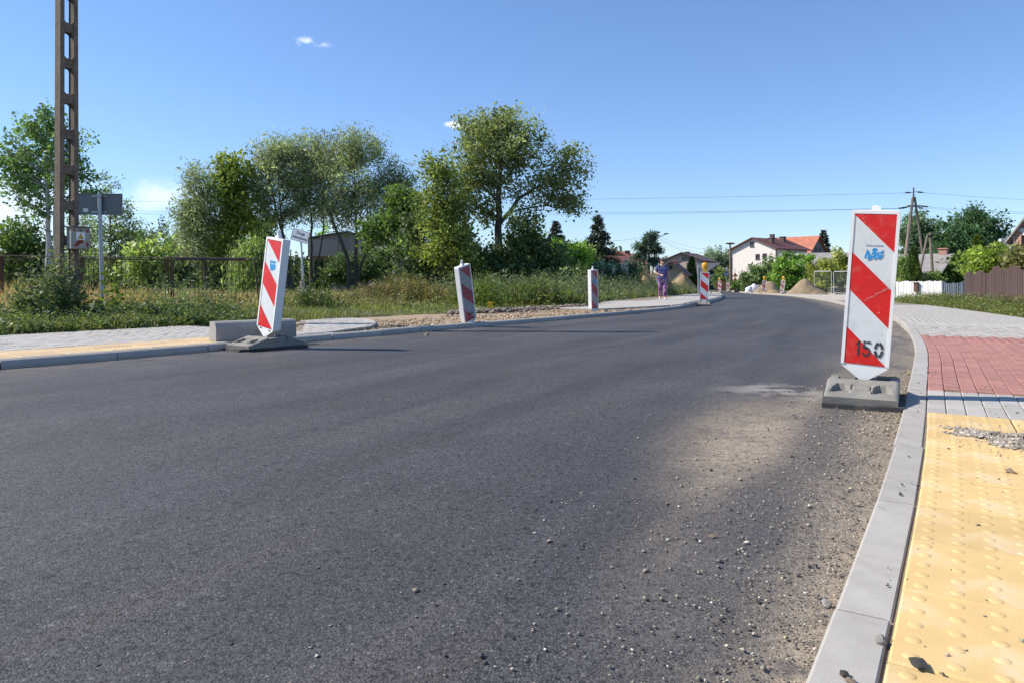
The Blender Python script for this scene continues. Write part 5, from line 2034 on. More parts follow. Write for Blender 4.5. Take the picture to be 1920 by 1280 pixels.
def house(name, label, cl, cr, L, z_e, z_r, wall, roof, windows=(), over=.45, chim=(), cat='house', apex=.5, frame='frame_white', gable_mat=None, rt=.14):
    """gable front between two ground corners (column, distance); ridge runs back from it"""
    a = Vector(((cl[0] - 960) / F * cl[1], cl[1], 0)); b = Vector(((cr[0] - 960) / F * cr[1], cr[1], 0))
    W = (b - a).length
    yaw = math.atan2(b.y - a.y, b.x - a.x)
    z0 = gz((a.y + b.y) / 2) - .3
    t = thing(name, label, cat, (a.x, a.y, z0), yaw)
    e, rg = z_e - z0, z_r - z0
    ax = W * apex
    m = MB()
    gable = [(0, 0), (W, 0), (W, e), (ax, rg), (0, e)]
    m.prism(gable, 0, L)
    m.build('wall', M[wall], t)
    # two roof slopes with thickness and overhang
    m = MB()
    for s in (0, 1):
        if s == 0:
            dx, dz = ax, rg - e
            lo = (-over, e - dz / dx * over)
        else:
            dx, dz = W - ax, rg - e
            lo = (W + over, e - dz / dx * over)
        m.prism([(lo[0], lo[1] + .02), (ax, rg + .02), (ax, rg + .02 + rt), (lo[0], lo[1] + .02 + rt)], -over, L + over)
    r_ = m.build('roof', M[roof], t)
    for cx, cy, w, h, mt in chim:
        fx = cx * W
        zt = e + (rg - e) * (1 - abs(fx - ax) / (ax if fx < ax else W - ax))
        c = MB().cbox((fx, cy * L, zt + h / 2 - .3), (w, w, h + .6), .02).cbox((fx, cy * L, zt + h + .06), (w + .14, w + .14, .10), .02).build('chimney', M[mt], r_)
    for face, u, zc, w, h in windows:
        zc = zc - z0
        f = MB()
        fr = .07
        for q, s in (((0, h / 2), (w + .1, fr)), ((0, -h / 2), (w + .1, fr)), ((-w / 2, 0), (fr, h - fr)), ((w / 2, 0), (fr, h - fr)), ((0, 0), (.05, h - fr))):
            f.box((q[0], -.02, q[1]), (s[0], .09, s[1]))
        f.box((0, -.06, -h / 2 - .06), (w + .2, .16, .05))
        wn_ = f.build('window', M[frame], t)
        p_ = MB().box((0, -.004, 0), (w - fr, .02, h - fr)).build('pane', M['window_glass'], wn_)
        if face == 'front':
            wn_.location = (u * W, -.012, zc)
        elif face == 'right':
            wn_.location = (W + .012, u * L, zc); wn_.rotation_euler = (0, 0, R(90))
        elif face == 'left':
            wn_.location = (-.012, u * L, zc); wn_.rotation_euler = (0, 0, R(-90))
    return t, W, e, rg


t, W, e, rg = house('house', 'large pale house with maroon roof and a blank sunlit gable by the bend', (1373, 118), (1454, 112), 9.5, zat(467, 115), zat(447.5, 115), 'plaster_white', 'roof_maroon',
                    [('front', .60, zat(482, 115), .62, .75), ('front', .76, zat(481, 115), .62, .70), ('front', .47, zat(459, 116), .62, .70), ('right', .42, zat(470.5, 113), .45, .4), ('right', .7, zat(487, 114), .5, .8)],
                    .55, [(.74, .22, .75, .75, 'roof_brown'), (.62, .75, .75, .8, 'roof_brown')], frame='frame_dark')
MB().tube([(-.12, -.12, .3), (-.12, -.12, e - .3), (-.5, -.5, e - .1)], .06, 8).tube([(W + .1, .08, .3), (W + .1, .08, e)], .06, 8).build('downpipe', M['roof_maroon'], t)
house('house', 'red tiled steep roofed house standing behind the pale house', (1518, 130), (1547, 134), 9.0, zat(472, 132), zat(445.5, 134), 'plaster_grey', 'roof_red',
      [('front', .38, zat(468, 132), .6, .7), ('front', .64, zat(468, 132), .6, .7)], .5, [(.45, .97, .7, 1.0, 'roof_brown')], frame='frame_dark')
house('barn', 'long low barn with grey cement roof behind the yellowish hedge', (1640, 96), (1650, 104), 12.5, zat(498, 95), zat(472, 95), 'plaster_grey', 'roof_grey', (), .4, cat='barn')
house('house', 'pinkish two-storey house with a wide low gable', (1243, 153), (1317, 148.5), 9.0, zat(489, 150), zat(474.5, 150), 'plaster_pink', 'roof_brown',
      [('front', .58, zat(483.5, 150), 1.25, .95), ('front', .67, zat(499, 150), .9, 1.2), ('front', .86, zat(499, 150), .9, 1.2)], .7, [(.52, .3, .8, .3, 'roof_brown')], frame='frame_dark')
house('small_house', 'small beige house with brown roof and reddish chimney behind the woman', (1235, 111.6), (1281, 110), 4.0, zat(512, 111), zat(492.5, 111), 'plaster_beige', 'roof_brown',
      [('front', .5, zat(502, 111), .4, .45), ('right', .4, zat(521, 109), .8, .9)], .55, [(.58, .3, .5, .4, 'roof_red')], frame='frame_dark')
house('house', 'cream house with a reddish edged roof beside the full spruce', (1122, 97), (1198, 95), 8.0, zat(493, 96), zat(474, 96), 'plaster_beige', 'roof_red', [('front', .72, zat(500, 96), .8, .8)], .5,
      [(.64, .25, .6, .55, 'roof_brown')], apex=.52)
t, W, e, rg = house('annex', 'low annex with dark maroon roof in front of the cream house', (1186, 86), (1190, 92), 4.2, zat(498, 88), zat(483, 89), 'plaster_grey', 'roof_maroon', (), .35, cat='house')
house('wooden_house', 'dark blue boarded wooden house with a white window at the bend', (1320, 140), (1378, 143), 8.0, zat(514, 140), zat(494, 140), 'wood_blue', 'roof_dark',
      [('front', .28, zat(521, 140), 1.25, 1.2), ('front', .42, zat(521, 140), .9, 1.2), ('front', .5, zat(500.5, 140), .7, .55)], .5)
house('low_house', 'low house with grey mossy roof under the dark walnut', (1757, 57), (1797, 62), 3.4, zat(509, 59), zat(479, 59), 'plaster_grey', 'roof_grey', (), .5, [(.5, .1, .6, .5, 'brick')])
t, W, e, rg = house('brick_house', 'brick house with pale roof edge rising at the end of the brown fence', (1905, 30.5), (2015, 28.5), 8.0, zat(441, 30), zat(378, 30), 'brick', 'roof_grey', [], .30, [(.06, .42, .45, .75, 'brick')], rt=.10)
for u in (.02, .22):
    MB().box((u * W + .10, -.06, (e) / 2 + .1), (.26, .12, e + .1)).build('brick_pier', M['brick'], t)
f = MB()
for q, s in (((0, .7), (1.1, .3)), ((0, -.7), (1.1, .07)), ((-.5, 0), (.07, 1.3)), ((.5, 0), (.07, 1.3)), ((0, 0), (.05, 1.3))):
    f.box((q[0], -.03, q[1]), (s[0], .09, s[1]))
wn_ = f.build('window', M['frame_white'], t); wn_.location = (.115 * W + .22, -.012, e - .55)
MB().box((0, -.004, 0), (.95, .02, 1.3)).build('pane', M['window_glass'], wn_)
MB().tube([(-.42, -.40, e - .18), (-.42, 8.4, e - .18)], .07, 8).tube([(-.40, -.3, e - .2), (-.12, -.12, e - .5), (-.12, -.12, .3)], .05, 8).build('gutter', M['galv_pale'], t)
t, W, e, rg = house('grey_house', 'grey rendered house half hidden behind the willow stems', (581, 72), (706, 72), 8.0, zat(448, 72), zat(437, 72), 'plaster_grey', 'roof_dark',
                    [('front', .40, zat(468, 72), .75, 1.6), ('front', .70, zat(490, 72), .9, 1.0), ('front', .82, zat(464, 72), .9, 1.0)], .35, apex=.55)
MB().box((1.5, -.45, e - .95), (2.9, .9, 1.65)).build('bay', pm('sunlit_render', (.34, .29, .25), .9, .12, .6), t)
house('shed', 'flat grey shed with a pale roof edge attached beside the grey house', (692, 69), (748, 67), 5.0, zat(472, 68), zat(465, 68), 'plaster_grey', 'roof_grey', [('front', .2, zat(487, 68), .8, .8)], .2, apex=.1)
for i, (x_, h_) in enumerate(((594, 491), (604, 489), (613, 491))):
    thuja('thuja', ('first of three dark clipped thujas by the grey house, nearest the street sign', 'middle one of three dark clipped thujas at the foot of the grey house',
                    'third dark clipped thuja by the grey house, nearest the willows')[i], 'tree', 66, x_, h_, 530, 12, 90 + i, (.035, .065, .018), 'thujas before the grey house', n=2500)
bush('dark_bush', 'dark laurel-like bush under the willow stems', 'bush', 60, [(655, 505, 36, 30), (690, 505, 28, 26), (630, 518, 26, 20)], 'dark', seed=95, scale_n=1.0)
bush('dark_bush', 'ivy-dark bush against the grey shed', 'bush', 62, [(722, 492, 18, 24), (712, 510, 16, 18)], 'dark', seed=96, scale_n=.6)
for i, (px, yt, w, Y, s, lab) in enumerate(((610, 425, 26, 90, 'light', 'small yellow-green tree behind the roof of the grey house'), (728, 420, 30, 95, 'poplar', 'pointed green tree behind the flat grey shed'),
                                            (500, 410, 44, 80, 'maple', 'tree filling the gap behind the weeping willow'), (400, 440, 44, 75, 'dark', 'dark tree behind the narrow willow'),
                                            (265, 430, 40, 95, 'birch', 'far pale tree behind the flat-topped dark tree'), (860, 420, 40, 72, 'dark', 'dark tree showing between the thicket and the tallest trunk'),
                                            (1000, 440, 40, 75, 'maple', 'tree behind the shaded thicket, next to the small spruce'))):
    tree('background_tree', lab, 'tree', Y, [([(px, 550), (px, yt + 20)], .15, .05)], [(px, yt + 28, w * .55, 30), (px - 3, yt + 62, w * .75, 34), (px + 6, yt + 90, w * .8, 24)], s, 'trees in the second row', seed=100 + i, spread=.5, leaf=.24)

# ================================================================== poles and lines
def wire(label, a, b, sag, r_=.009, n=16):
    a, b = Vector(a), Vector(b)
    pts = [a.lerp(b, f) - Vector((0, 0, sag * 4 * f * (1 - f))) for f in np.linspace(0, 1, n)]
    o = MB().tube([p - a for p in pts], r_, 4).build('power_line', M['wire'])
    o.location = a
    return tag(o, label, 'cable', 'overhead power lines')


AY = 62.0
ap = P(1713, 372, AY)
t = thing('power_pole', 'tall A-shaped wooden power pole with two crossarms behind the white gate', 'utility pole', (ap.x, AY, gz(AY)))
zg = lambda py: zat(py, AY) - gz(AY)
xm = lambda px: (px - 1713) / F * AY
for (x0, y0), (x1, y1), dy in (((1686, 545), (1711.5, 370), -.3), ((1692, 545), (1712, 372), .4), ((1741, 545), (1715, 370), 0)):
    MB().tube([(xm(x0), dy, -.3), (xm(x1), dy * .2, zg(y1))], [.15, .09], 9).build('pole_leg', M['wood_pole'], t)
m = MB().box((0, 0, zg(387)), (1.1, .16, .14))
m.build('crossarm', M['wood_pole'], t)
MB().tube([(0, 0, zg(374)), (0, 0, zg(352))], .06, 8).build('top_spike', M['wire'], t)
for x0, y0, x1, y1 in ((1713, 361, 1692, 362.5), (1714, 360, 1736, 362), (1706, 388, 1685, 391), (1718, 386, 1748, 389), (1718, 390, 1735, 391), (1703, 390, 1678, 391.5)):
    a_, b_ = Vector((xm(x0), 0, zg(y0))), Vector((xm(x1), 0, zg(y1)))
    m = MB().tube([a_, a_.lerp(b_, .25), a_.lerp(b_, .3), a_.lerp(b_, .7), a_.lerp(b_, .75), b_], [.02, .02, .06, .06, .02, .015], 6)
    m.build('insulator', M['sign_black'], t)
q = lambda px, py, Y=AY: P(px, py, Y)
wire('highest thin wire running from the A-shaped pole over the trees', q(1692, 362.5), q(-300, 372, 66), .5)
wire('middle thin wire running from the A-shaped pole over the trees', q(1685, 391), q(-300, 384, 66), .6)
wire('lowest thin wire running from the A-shaped pole over the trees', q(1678, 391.5), q(-300, 388, 66), .7)
wire('highest wire from the A-shaped pole towards the brick house', q(1736, 362), q(2150, 384, 60), .15)
wire('middle wire from the A-shaped pole towards the brick house', q(1748, 389), q(2150, 404, 60), .15)
wire('lowest wire from the A-shaped pole towards the brick house', q(1735, 391), q(2150, 407, 60), .15)
BY = 56.0
b0 = P(1747, 440, BY)
t = thing('power_pole', 'short strutted wooden pole beside the tall A-shaped one', 'utility pole', (b0.x, BY, gz(BY)))
xm2 = lambda px: (px - 1747) / F * BY
MB().tube([(xm2(1751), 0, -.3), (xm2(1744), 0, zat(437, BY) - gz(BY))], [.13, .10], 9).build('pole_leg', M['wood_pole'], t)
MB().tube([(xm2(1724), .5, zat(515, BY) - gz(BY) - 1.2), (xm2(1741), .1, zat(440, BY) - gz(BY))], [.10, .08], 9).build('strut', M['wood_pole'], t)
MB().tube([(xm2(1739), -.05, zat(443, BY) - gz(BY)), (xm2(1746), -.12, zat(443, BY) - gz(BY))], .07, 8).build('insulator', M['sign_black'], t)

CY = 80.0
c0 = P(1230, 436, CY)
t = thing('lamp_pole', 'dark pole with a short crossarm and a slanting lamp arm above the pine', 'utility pole', (c0.x, CY, gz(CY)))
xm3 = lambda px: (px - 1230) / F * CY
zc3 = lambda py: zat(py, CY) - gz(CY)
MB().tube([(xm3(1236), 0, -.3), (xm3(1227), 0, zc3(435))], [.16, .10], 8).build('pole', M['wood_pole'], t)
MB().box((xm3(1228), -.1, zc3(436.5)), (1.1, .1, .1)).build('crossarm', M['wire'], t)
MB().tube([(xm3(1229.5), 0, zc3(448)), (xm3(1252), -.2, zc3(438))], .035, 6).build('lamp_arm', M['wire'], t)
MB().cbox((xm3(1248.5), -.18, zc3(439)), (.5, .16, .12), .03, bottom=True).build('lamp_head', M['wire'], t)
NY = 106.0
n0 = P(1369, 458, NY)
t = thing('nest_pole', 'grey pole carrying a big flat twig nest at its top beside the pale house', 'utility pole', (n0.x, NY, gz(NY)))
MB().tube([(0, 0, -.3), (0, 0, zat(459, NY) - gz(NY))], [.16, .11], 8).build('pole', M['wood_pole'], t)
rr = random.Random(9)
m = MB()
zn = zat(457, NY) - gz(NY)
for i in range(130):
    a = rr.random() * 6.283; rad = .62 * math.sqrt(rr.random())
    c_ = Vector((rad * math.cos(a), rad * math.sin(a), zn + rr.uniform(-.16, .14) * (1 - rad / .9)))
    d_ = Vector((-math.sin(a) + rr.uniform(-.6, .6), math.cos(a) + rr.uniform(-.6, .6), rr.uniform(-.25, .25))).normalized() * rr.uniform(.15, .35)
    m.tube([c_ - d_, c_ + d_], .016, 4)
m.lathe([(.1, -.18), (.5, -.08), (.6, .02), (.45, .1), (.1, .07)], 12, (0, 0, zn))
m.build('nest', M['nest'], t)
for i, (dz, lab) in enumerate(((0, 'upper drooping wire between the lamp pole and the nest pole'), (-6, 'second drooping wire between the lamp pole and the nest pole'), (-10, 'lower drooping wire between the lamp pole and the nest pole'))):
    wire(lab, P(1229 + i * 2, 440 - dz * .8, CY), P(1369, 463 - dz * .6, NY), .9 + .2 * i, .011)
wire('thin wire from the lamp pole towards the full spruce', P(1226, 440, CY), P(1100, 452, 70), .3, .012)

# ================================================================== signs, posts and things by the bend
t = thing('road_sign', 'round red-rimmed sign above a round blue sign on one post', 'road sign', (*P(1362, 540, 98).xy, gz(98)), 0)
zs_ = lambda py: zat(py, 98) - gz(98)
MB().tube([(0, .05, -.1), (0, .05, zs_(500))], .035, 8).build('pole', M['galv'], t)


def disc(name, r_, z_, y_, mat, parent, n=22):
    return flat([[(r_ * math.cos(i * 2 * math.pi / n), z_ + r_ * math.sin(i * 2 * math.pi / n)) for i in range(n)]], y_, name, M[mat], parent, depth=.008)


disc('sign_disc', .31, zs_(505), -.0, 'sign_red', t); disc('sign_face', .245, zs_(505), -.012, 'sign_white', t)
flat([[(-.13, zs_(505) - .05), (-.04, zs_(505) - .05), (-.04, zs_(505) + .04), (-.13, zs_(505) + .04)], [(.04, zs_(505) - .05), (.13, zs_(505) - .05), (.13, zs_(505) + .04), (.04, zs_(505) + .04)]], -.016, 'symbol', M['sign_black'], t, depth=.003)
disc('sign_disc', .31, zs_(514.5), -.0, 'sign_white', t); disc('sign_face', .285, zs_(514.5), -.012, 'sign_blue', t)
flat([[(-.16, zs_(514.5) - .1), (-.04, zs_(514.5) - .1), (-.04, zs_(514.5) + .1), (-.16, zs_(514.5) + .1)], [(.05, zs_(514.5) - .1), (.17, zs_(514.5) - .1), (.17, zs_(514.5) + .1), (.05, zs_(514.5) + .1)]], -.016, 'symbol', M['sign_white'], t, depth=.003)
t = thing('warning_sign', 'two orange warning triangles one above the other on a stand', 'road sign', (*P(1378.5, 540, 96).xy, gz(96)), 0)
zs_ = lambda py: zat(py, 96) - gz(96)
MB().tube([(0, .05, -.1), (0, .05, zs_(503))], .03, 8).build('pole', M['galv'], t)
for pyb in (519.5, 527.8):
    zb0 = zs_(pyb)
    flat([[(-.36, zb0), (.36, zb0), (0, zb0 + .60)]], 0, 'sign_rim', M['sign_red'], t, depth=.008)
    flat([[(-.285, zb0 + .045), (.285, zb0 + .045), (0, zb0 + .52)]], -.012, 'sign_face', M['sign_orange'], t, depth=.006)
    flat([[(-.10, zb0 + .09), (.12, zb0 + .09), (.05, zb0 + .17), (.0, zb0 + .28), (-.06, zb0 + .2)]], -.016, 'symbol', M['sign_black'], t, depth=.003)
fo = thing('orange_fence', 'low fence of wide orange boards below the warning triangles', 'fence', (*P(1342, 547, 101).xy, gz(101)), R(2))
me_o = MB().cbox((0, 0, .72), (.36, .04, 1.25), .01).mesh('board', M['plank_orange'])
for i in range(9):
    o = link('board', me_o, fo); o.location = (.2 + i * .40, 0, rng.normal() * .02)
MB().box((1.8, .04, .35), (3.6, .05, .1)).box((1.8, .04, 1.05), (3.6, .05, .1)).build('rail', M['plank_orange'], fo)
for i, px in enumerate((1309.5, 1313)):
    t = thing('tube_post', ('pale tubular post behind the lamp beacon, the one further from the bend', 'pale tubular post behind the lamp beacon, the one nearer the bend')[i], 'post', (*P(px, 553, 47).xy, gz(47) + hL(47) + .01), 0, 'pair of pale posts')
    MB().tube([(0, 0, -.1), (0, 0, zat(503 + i, 47) - gz(47) - .09)], .055, 10).build('tube', M['galv'], t)
    MB().lathe([(.06, 0), (.05, .03), (.01, .045)], 10, (0, 0, zat(503 + i, 47) - gz(47) - .09)).build('cap', M['galv'], t)

# heaps of sand
def heap(label, px, py, Y, w, h, mat, seed, d=None):
    rr_ = np.random.default_rng(seed)
    b = P(px, py, Y)
    d = d or w * .8
    n = 34
    u = np.linspace(-1, 1, n)
    U, V_ = np.meshgrid(u, u)
    rad = np.sqrt(U ** 2 + V_ ** 2)
    ph = rr_.random(4) * 6
    lump = 1 + .30 * np.sin(2.2 * U * 2 + ph[0]) * np.cos(1.7 * V_ * 2 + ph[1]) + .08 * np.sin(7 * U + ph[2]) * np.sin(6 * V_ + ph[3])
    z = h * (.5 + .5 * np.cos(np.pi * np.clip(rad, 0, 1) ** .95)) ** .85 * lump + .02 * rr_.normal(size=U.shape) * (rad < .95) - .03
    r2 = np.sqrt(((U + .52) / .46) ** 2 + ((V_ + .1) / .6) ** 2)
    z = np.maximum(z, h * .5 * (.5 + .5 * np.cos(np.pi * np.clip(r2, 0, 1))) - .03) + .02 * h * np.sin(19 * U + ph[1]) * np.sin(17 * V_ + ph[0]) * (rad < .8)
    z = np.where(rad > 1.0, -.08, z)
    t = link('sand_heap', grid_mesh('sand_heap', np.stack([U * w / 2, V_ * d / 2, z], -1), M[mat]))
    t.location = (b.x, Y, gz(Y) + .03)
    return tag(t, label, 'sand heap', 'heaps of building sand')


heap('reddish sand heap behind the weeds beside the walking woman', 1216, 540, 58, 2.6, 1.55, 'sand', 1)
heap('broad earth-brown sand heap between the woman and the lamp beacon', 1279, 540, 60, 4.0, 1.55, 'sand', 2)
heap('smaller sand heap behind the two lamp beacons', 1440, 550, 71, 3.4, 1.15, 'sand_grey', 3)
heap('largest sand heap in front of the temporary fence', 1513, 552, 60, 4.2, 1.12, 'sand_grey', 4)
heap('low yellow spill of sand at the foot of the smaller heap', 1447, 553, 66, 2.6, .42, 'sand', 5)
# kerb pieces by the larger heap
o = tag(MB().cbox((0, 0, .1), (1.6, .2, .2), .02).build('concrete_beam', M['concrete']), 'pale concrete beam leaning beside the larger sand heap', 'beam')
o.location = P(1478, 552, 62); o.location.z = gz(62) + .12; o.rotation_euler = (0, R(-9), R(20))
for i, (px, Y, s, lab) in enumerate(((1404, 76, .8, 'flattened white sack at the end of the white sacks'), (1413, 77, 1.0, 'tallest white sack beside the lilac bush'), (1423, 75, .9, 'darker soiled sack nearest the smaller sand heap'))):
    m = MB().lathe([(.25 * s, 0), (.48 * s, .08), (.52 * s, .4 * s), (.42 * s, .72 * s), (.2 * s, .86 * s)], 12)
    rr = random.Random(i)
    m.v = [(x * (1 + .2 * math.sin(3 * z * 4 + i)) , y * .8, z * (1 + .15 * math.sin(x * 5 + i))) for x, y, z in m.v]
    o = tag(m.build('white_sack', M['bag'] if i < 2 else pm('soiled_sack', (.16, .16, .17), .8, .4, 4), None, True), lab, 'sack', 'sacks by the road')
    o.location = (*P(px, 550, Y).xy, gz(Y) + .02)
o = tag(MB().cbox((0, 0, .14), (.5, .3, .24), .05).cbox((.1, 0, .36), (.16, .2, .22), .03).build('rubble_lump', M['rubber_dark']), 'small dark lump lying at the road edge below the warning triangles', 'rubble')
o.location = (*P(1381, 549, 84).xy, gz(84))

# temporary mesh fence panels
def temp_panel(label, px0, Y0, px1, Y1, ytop):
    a, b = P(px0, 550, Y0), P(px1, 550, Y1)
    v = Vector((b.x - a.x, b.y - a.y)); L_ = v.length
    t = thing('temporary_fence', label, 'fence', (a.x, a.y, gz(Y0)), math.atan2(v.y, v.x), 'temporary fence panels')
    H_ = zat(ytop, (Y0 + Y1) / 2) - gz(Y0)
    c = .12
    MB().tube([(0, 0, .05), (0, 0, H_ - c), (c * .3, 0, H_ - c * .3), (c, 0, H_), (L_ - c, 0, H_), (L_ - c * .3, 0, H_ - c * .3), (L_, 0, H_ - c), (L_, 0, .05)], .026, 8).tube([(0, 0, .18), (L_, 0, .18)], .02, 6).build('frame', M['galv_pale'], t)
    m = MB()
    for i in range(1, int(L_ / .11)):
        m.box((i * .11, 0, H_ / 2 + .08), (.006, .006, H_ - .24))
    for k in range(1, 9):
        m.box((L_ / 2, .006, .18 + (H_ - .2) * k / 9), (L_ - .05, .006, .006))
    m.build('wire_mesh', M['galv'], t)
    for x in (0, L_):
        MB().cbox((x, 0, .06), (.62, .22, .13), .02).build('foot', M['concrete'], t)


temp_panel('narrow-looking temporary fence panel standing beside the largest sand heap', 1527, 61, 1559, 60, 509)
temp_panel('temporary fence panel half hidden behind the close beacon', 1563, 59, 1615, 56, 509)
m = MB()
for k in range(4):
    m.box((0, 0, .08 + k * .17), (3.2, .9, .04))
    for x in (-1.3, 0, 1.3):
        m.box((x, 0, .16 + k * .17), (.12, .9, .11))
o = tag(m.build('pallet_stack', M['wood_pole']), 'stacked grey pallets behind the temporary fence', 'pallets')
o.location = (*P(1590, 550, 62).xy, gz(62)); o.rotation_euler = (0, 0, R(12))

# ================================================================== fences along the near side
def plank_fence(name, label, a, b, n, zt, zb, mat, w, cat='fence', tops=None, gap=.012, group=None, th=.022, rail=True):
    v = Vector((b[0] - a[0], b[1] - a[1])); L_ = v.length
    t = thing(name, label, cat, (a[0], a[1], gz(a[1])), math.atan2(v.y, v.x), group)
    mb = MB().prism([(-.5, 0), (.5, 0), (.5, .97), (.36, .995), (.1, 1.0), (-.3, .993), (-.5, .98)], -.5, .5)
    me = mb.mesh('plank', M[mat])
    for i in range(n):
        o = link('plank', me, t)
        f = (i + .5) / n
        h = zt + (tops(f) if tops else 0) + rng.normal() * .012
        drop = gz(a[1] + v.y * f) - gz(a[1])
        o.location = (f * L_, rng.normal() * .004, zb + drop)
        o.scale = (L_ / n - gap, th, h - zb)
        o.rotation_euler = (0, rng.normal() * .006, rng.normal() * .02)
    if rail:
        for z_ in (.25, .8):
            m = MB()
            drop = gz(b[1]) - gz(a[1])
            zz = z_ * zt
            m.add([(0, .03, zz - .04), (L_, .03, zz - .04 + drop), (L_, .03, zz + .04 + drop), (0, .03, zz + .04), (0, .075, zz - .04), (L_, .075, zz - .04 + drop), (L_, .075, zz + .04 + drop), (0, .075, zz + .04)],
                  [(0, 1, 2, 3), (7, 6, 5, 4), (0, 4, 5, 1), (3, 2, 6, 7), (0, 3, 7, 4), (1, 5, 6, 2)])
            m.build('rail', M[mat], t)
    return t, L_


fA, fB = (17.1, 27.2), (10.9, 13.0)
plank_fence('plank_fence', 'brown fence of close weathered planks with a wavy top', fA, fB, 118, 1.22, .04, 'plank_brown', .13,
            tops=lambda f: .075 * math.sin(f * 40) + .05 * math.sin(f * 17 + 1) - .10 * (f < .06) + .06 * f)
g0, g1 = (18.0, 30.0), (17.15, 27.35)
t, L_ = plank_fence('picket_fence', 'short stretch of blue-grey pickets between white gate and brown fence', g0, g1, 9, .86, .08, 'plank_grey', .1, gap=.16)
MB().cbox((0, 0, .45), (.12, .12, .95), .01).cbox((L_, 0, .45), (.10, .10, .95), .01).build('post', M['plank_grey'], t)
w0, w1 = (16.8, 31.5), (17.95, 30.05)
t, L_ = plank_fence('board_gate', 'low white board gate across the driveway with a brown letter box', w0, w1, 17, .95, .02, 'plank_white', .12, cat='gate', gap=.006)
w2 = (15.95, 32.75)
t2, L2 = plank_fence('board_fence', 'white board fence continuing behind the close beacon', w2, (16.78, 31.53), 11, .94, .02, 'plank_white', .12, gap=.006)
lbx = L_ * .42
tag(MB().cbox((0, 0, 0), (.15, .12, .38), .012, bottom=True).cbox((0, -.01, .2), (.18, .16, .03), .006).build('letter_box', M['mailbox']), 'small brown letter box hanging on the white gate', 'letter box')
lo = bpy.data.objects['letter_box']
lo.location = (w0[0] + (w1[0] - w0[0]) * .42 + .0, w0[1] + (w1[1] - w0[1]) * .42 - .10, gz(30.5) + .68)
lo.rotation_euler = (0, 0, math.atan2(w1[1] - w0[1], w1[0] - w0[0]))

# ================================================================== small stones and loose gravel
def stones_np(p, s, col, r_, squash=.65):
    """little faceted stones: a jittered octahedron with a belt"""
    n = len(p)
    base = np.array([[0, 0, -.6], [1, 0, -.2], [.3, .9, -.1], [-.8, .6, -.15], [-.8, -.6, -.1], [.3, -.95, -.2], [.15, .1, .85], [-.35, -.2, .7]])
    fa = np.array([[0, 2, 1], [0, 3, 2], [0, 4, 3], [0, 5, 4], [0, 1, 5], [1, 2, 6], [2, 3, 6], [3, 7, 6], [3, 4, 7], [4, 5, 7], [5, 6, 7], [5, 1, 6]])
    a = r_.random(n) * 6.28
    V = np.repeat(base[None], n, 0) + r_.normal(size=(n, 8, 3)) * .16
    V[:, :, 2] *= squash
    V[:, :, 0] *= (.8 + .6 * r_.random(n))[:, None]
    x = V[:, :, 0] * np.cos(a)[:, None] - V[:, :, 1] * np.sin(a)[:, None]
    y = V[:, :, 0] * np.sin(a)[:, None] + V[:, :, 1] * np.cos(a)[:, None]
    V = np.stack([x, y, V[:, :, 2]], -1) * s[:, None, None] * .5 + p[:, None, :]
    Fa = (np.arange(n)[:, None, None] * 8 + fa[None]).reshape(-1, 3)
    return V.reshape(-1, 3), Fa, np.repeat(col, 8, 0)


r = np.random.default_rng(21)


def grit_col(n, dark=.35):
    c = np.array((.30, .26, .20))[None] * np.exp(r.normal(size=n) * .4)[:, None] * (1 + r.normal(size=(n, 3)) * .05)
    d = r.random(n) < dark
    c[d] = np.array((.055, .05, .047)) * np.exp(r.normal(size=d.sum()) * .3)[:, None]
    return np.clip(c, .02, .6)


def near_kerb(n, s0, s1, u_scale, r, umax=2.4):
    s = s0 + (s1 - s0) * r.random(n)
    u = np.minimum(r.exponential(u_scale, n), umax) + .01
    out = []
    for a, b in zip(s, u):
        p, t = KR.at(a, -b)
        out.append((p[0], p[1], gz(p[1]) + .002))
    return np.array(out), u


p, u = near_kerb(8500, 4.2, 9.4, .26, r, 1.5)
size = np.clip(np.exp(r.normal(size=len(p)) * .5) * .0046, .0025, .018)
p[:, 2] += size * .12 + .004
V, Fa, C = stones_np(p, size, grit_col(len(p), .25), r)
stuff(link('loose_gravel', mesh_np('loose_gravel', V, Fa, M['pebble'], C)), 'loose grit and small stones swept along the near kerb', 'gravel')
# rolled grit tight in the gutter
p, u = near_kerb(900, 7.6, 10.8, .05, r, .22)
size = np.clip(np.exp(r.normal(size=len(p)) * .5) * .007, .003, .018)
V, Fa, C = stones_np(p + [0, 0, .003], size, grit_col(len(p), .15) * [1.15, 1.05, .85], r)
stuff(link('gutter_grit', mesh_np('gutter_grit', V, Fa, M['pebble'], C)), 'sandy grit collected in the gutter by the rubber foot', 'gravel')
# heap of crumbs on the yellow paving
pc = G(1868, 826, .03)
n = 8000
a = r.random(n) * 6.28; rad = np.sqrt(r.random(n))
rad = rad * (1 + .25 * np.sin(3 * a + 1) + .18 * np.sin(7 * a) + .12 * r.normal(size=n)); dx = np.cos(a) * rad; dy = np.sin(a) * rad
ridge = np.clip(1 - np.abs(rad) ** 1.4, 0, 1) * (.6 + .4 * np.sin(dx * 6 + 1) * np.cos(dy * 5))
p = np.stack([pc.x + .13 + dx * .22, pc.y - .03 - dx * .10 + dy * .22, gz(pc.y) + .034 + ridge * .045 * r.random(n)], 1)
size = np.clip(np.exp(r.normal(size=n) * .5) * .0095, .004, .035)
c = np.array((.31, .27, .22))[None] * np.exp(r.normal(size=n) * .32)[:, None]
V, Fa, C = stones_np(p, size, c, r)
n2 = 500
p2 = np.stack([pc.x + .08 + r.normal(size=n2) * .18, pc.y - .05 + r.normal(size=n2) * .22, np.full(n2, .034)], 1)
s2 = np.clip(np.exp(r.normal(size=n2) * .4) * .005, .003, .014)
V2, F2, C2 = stones_np(p2, s2, c[:n2] * .8, r)
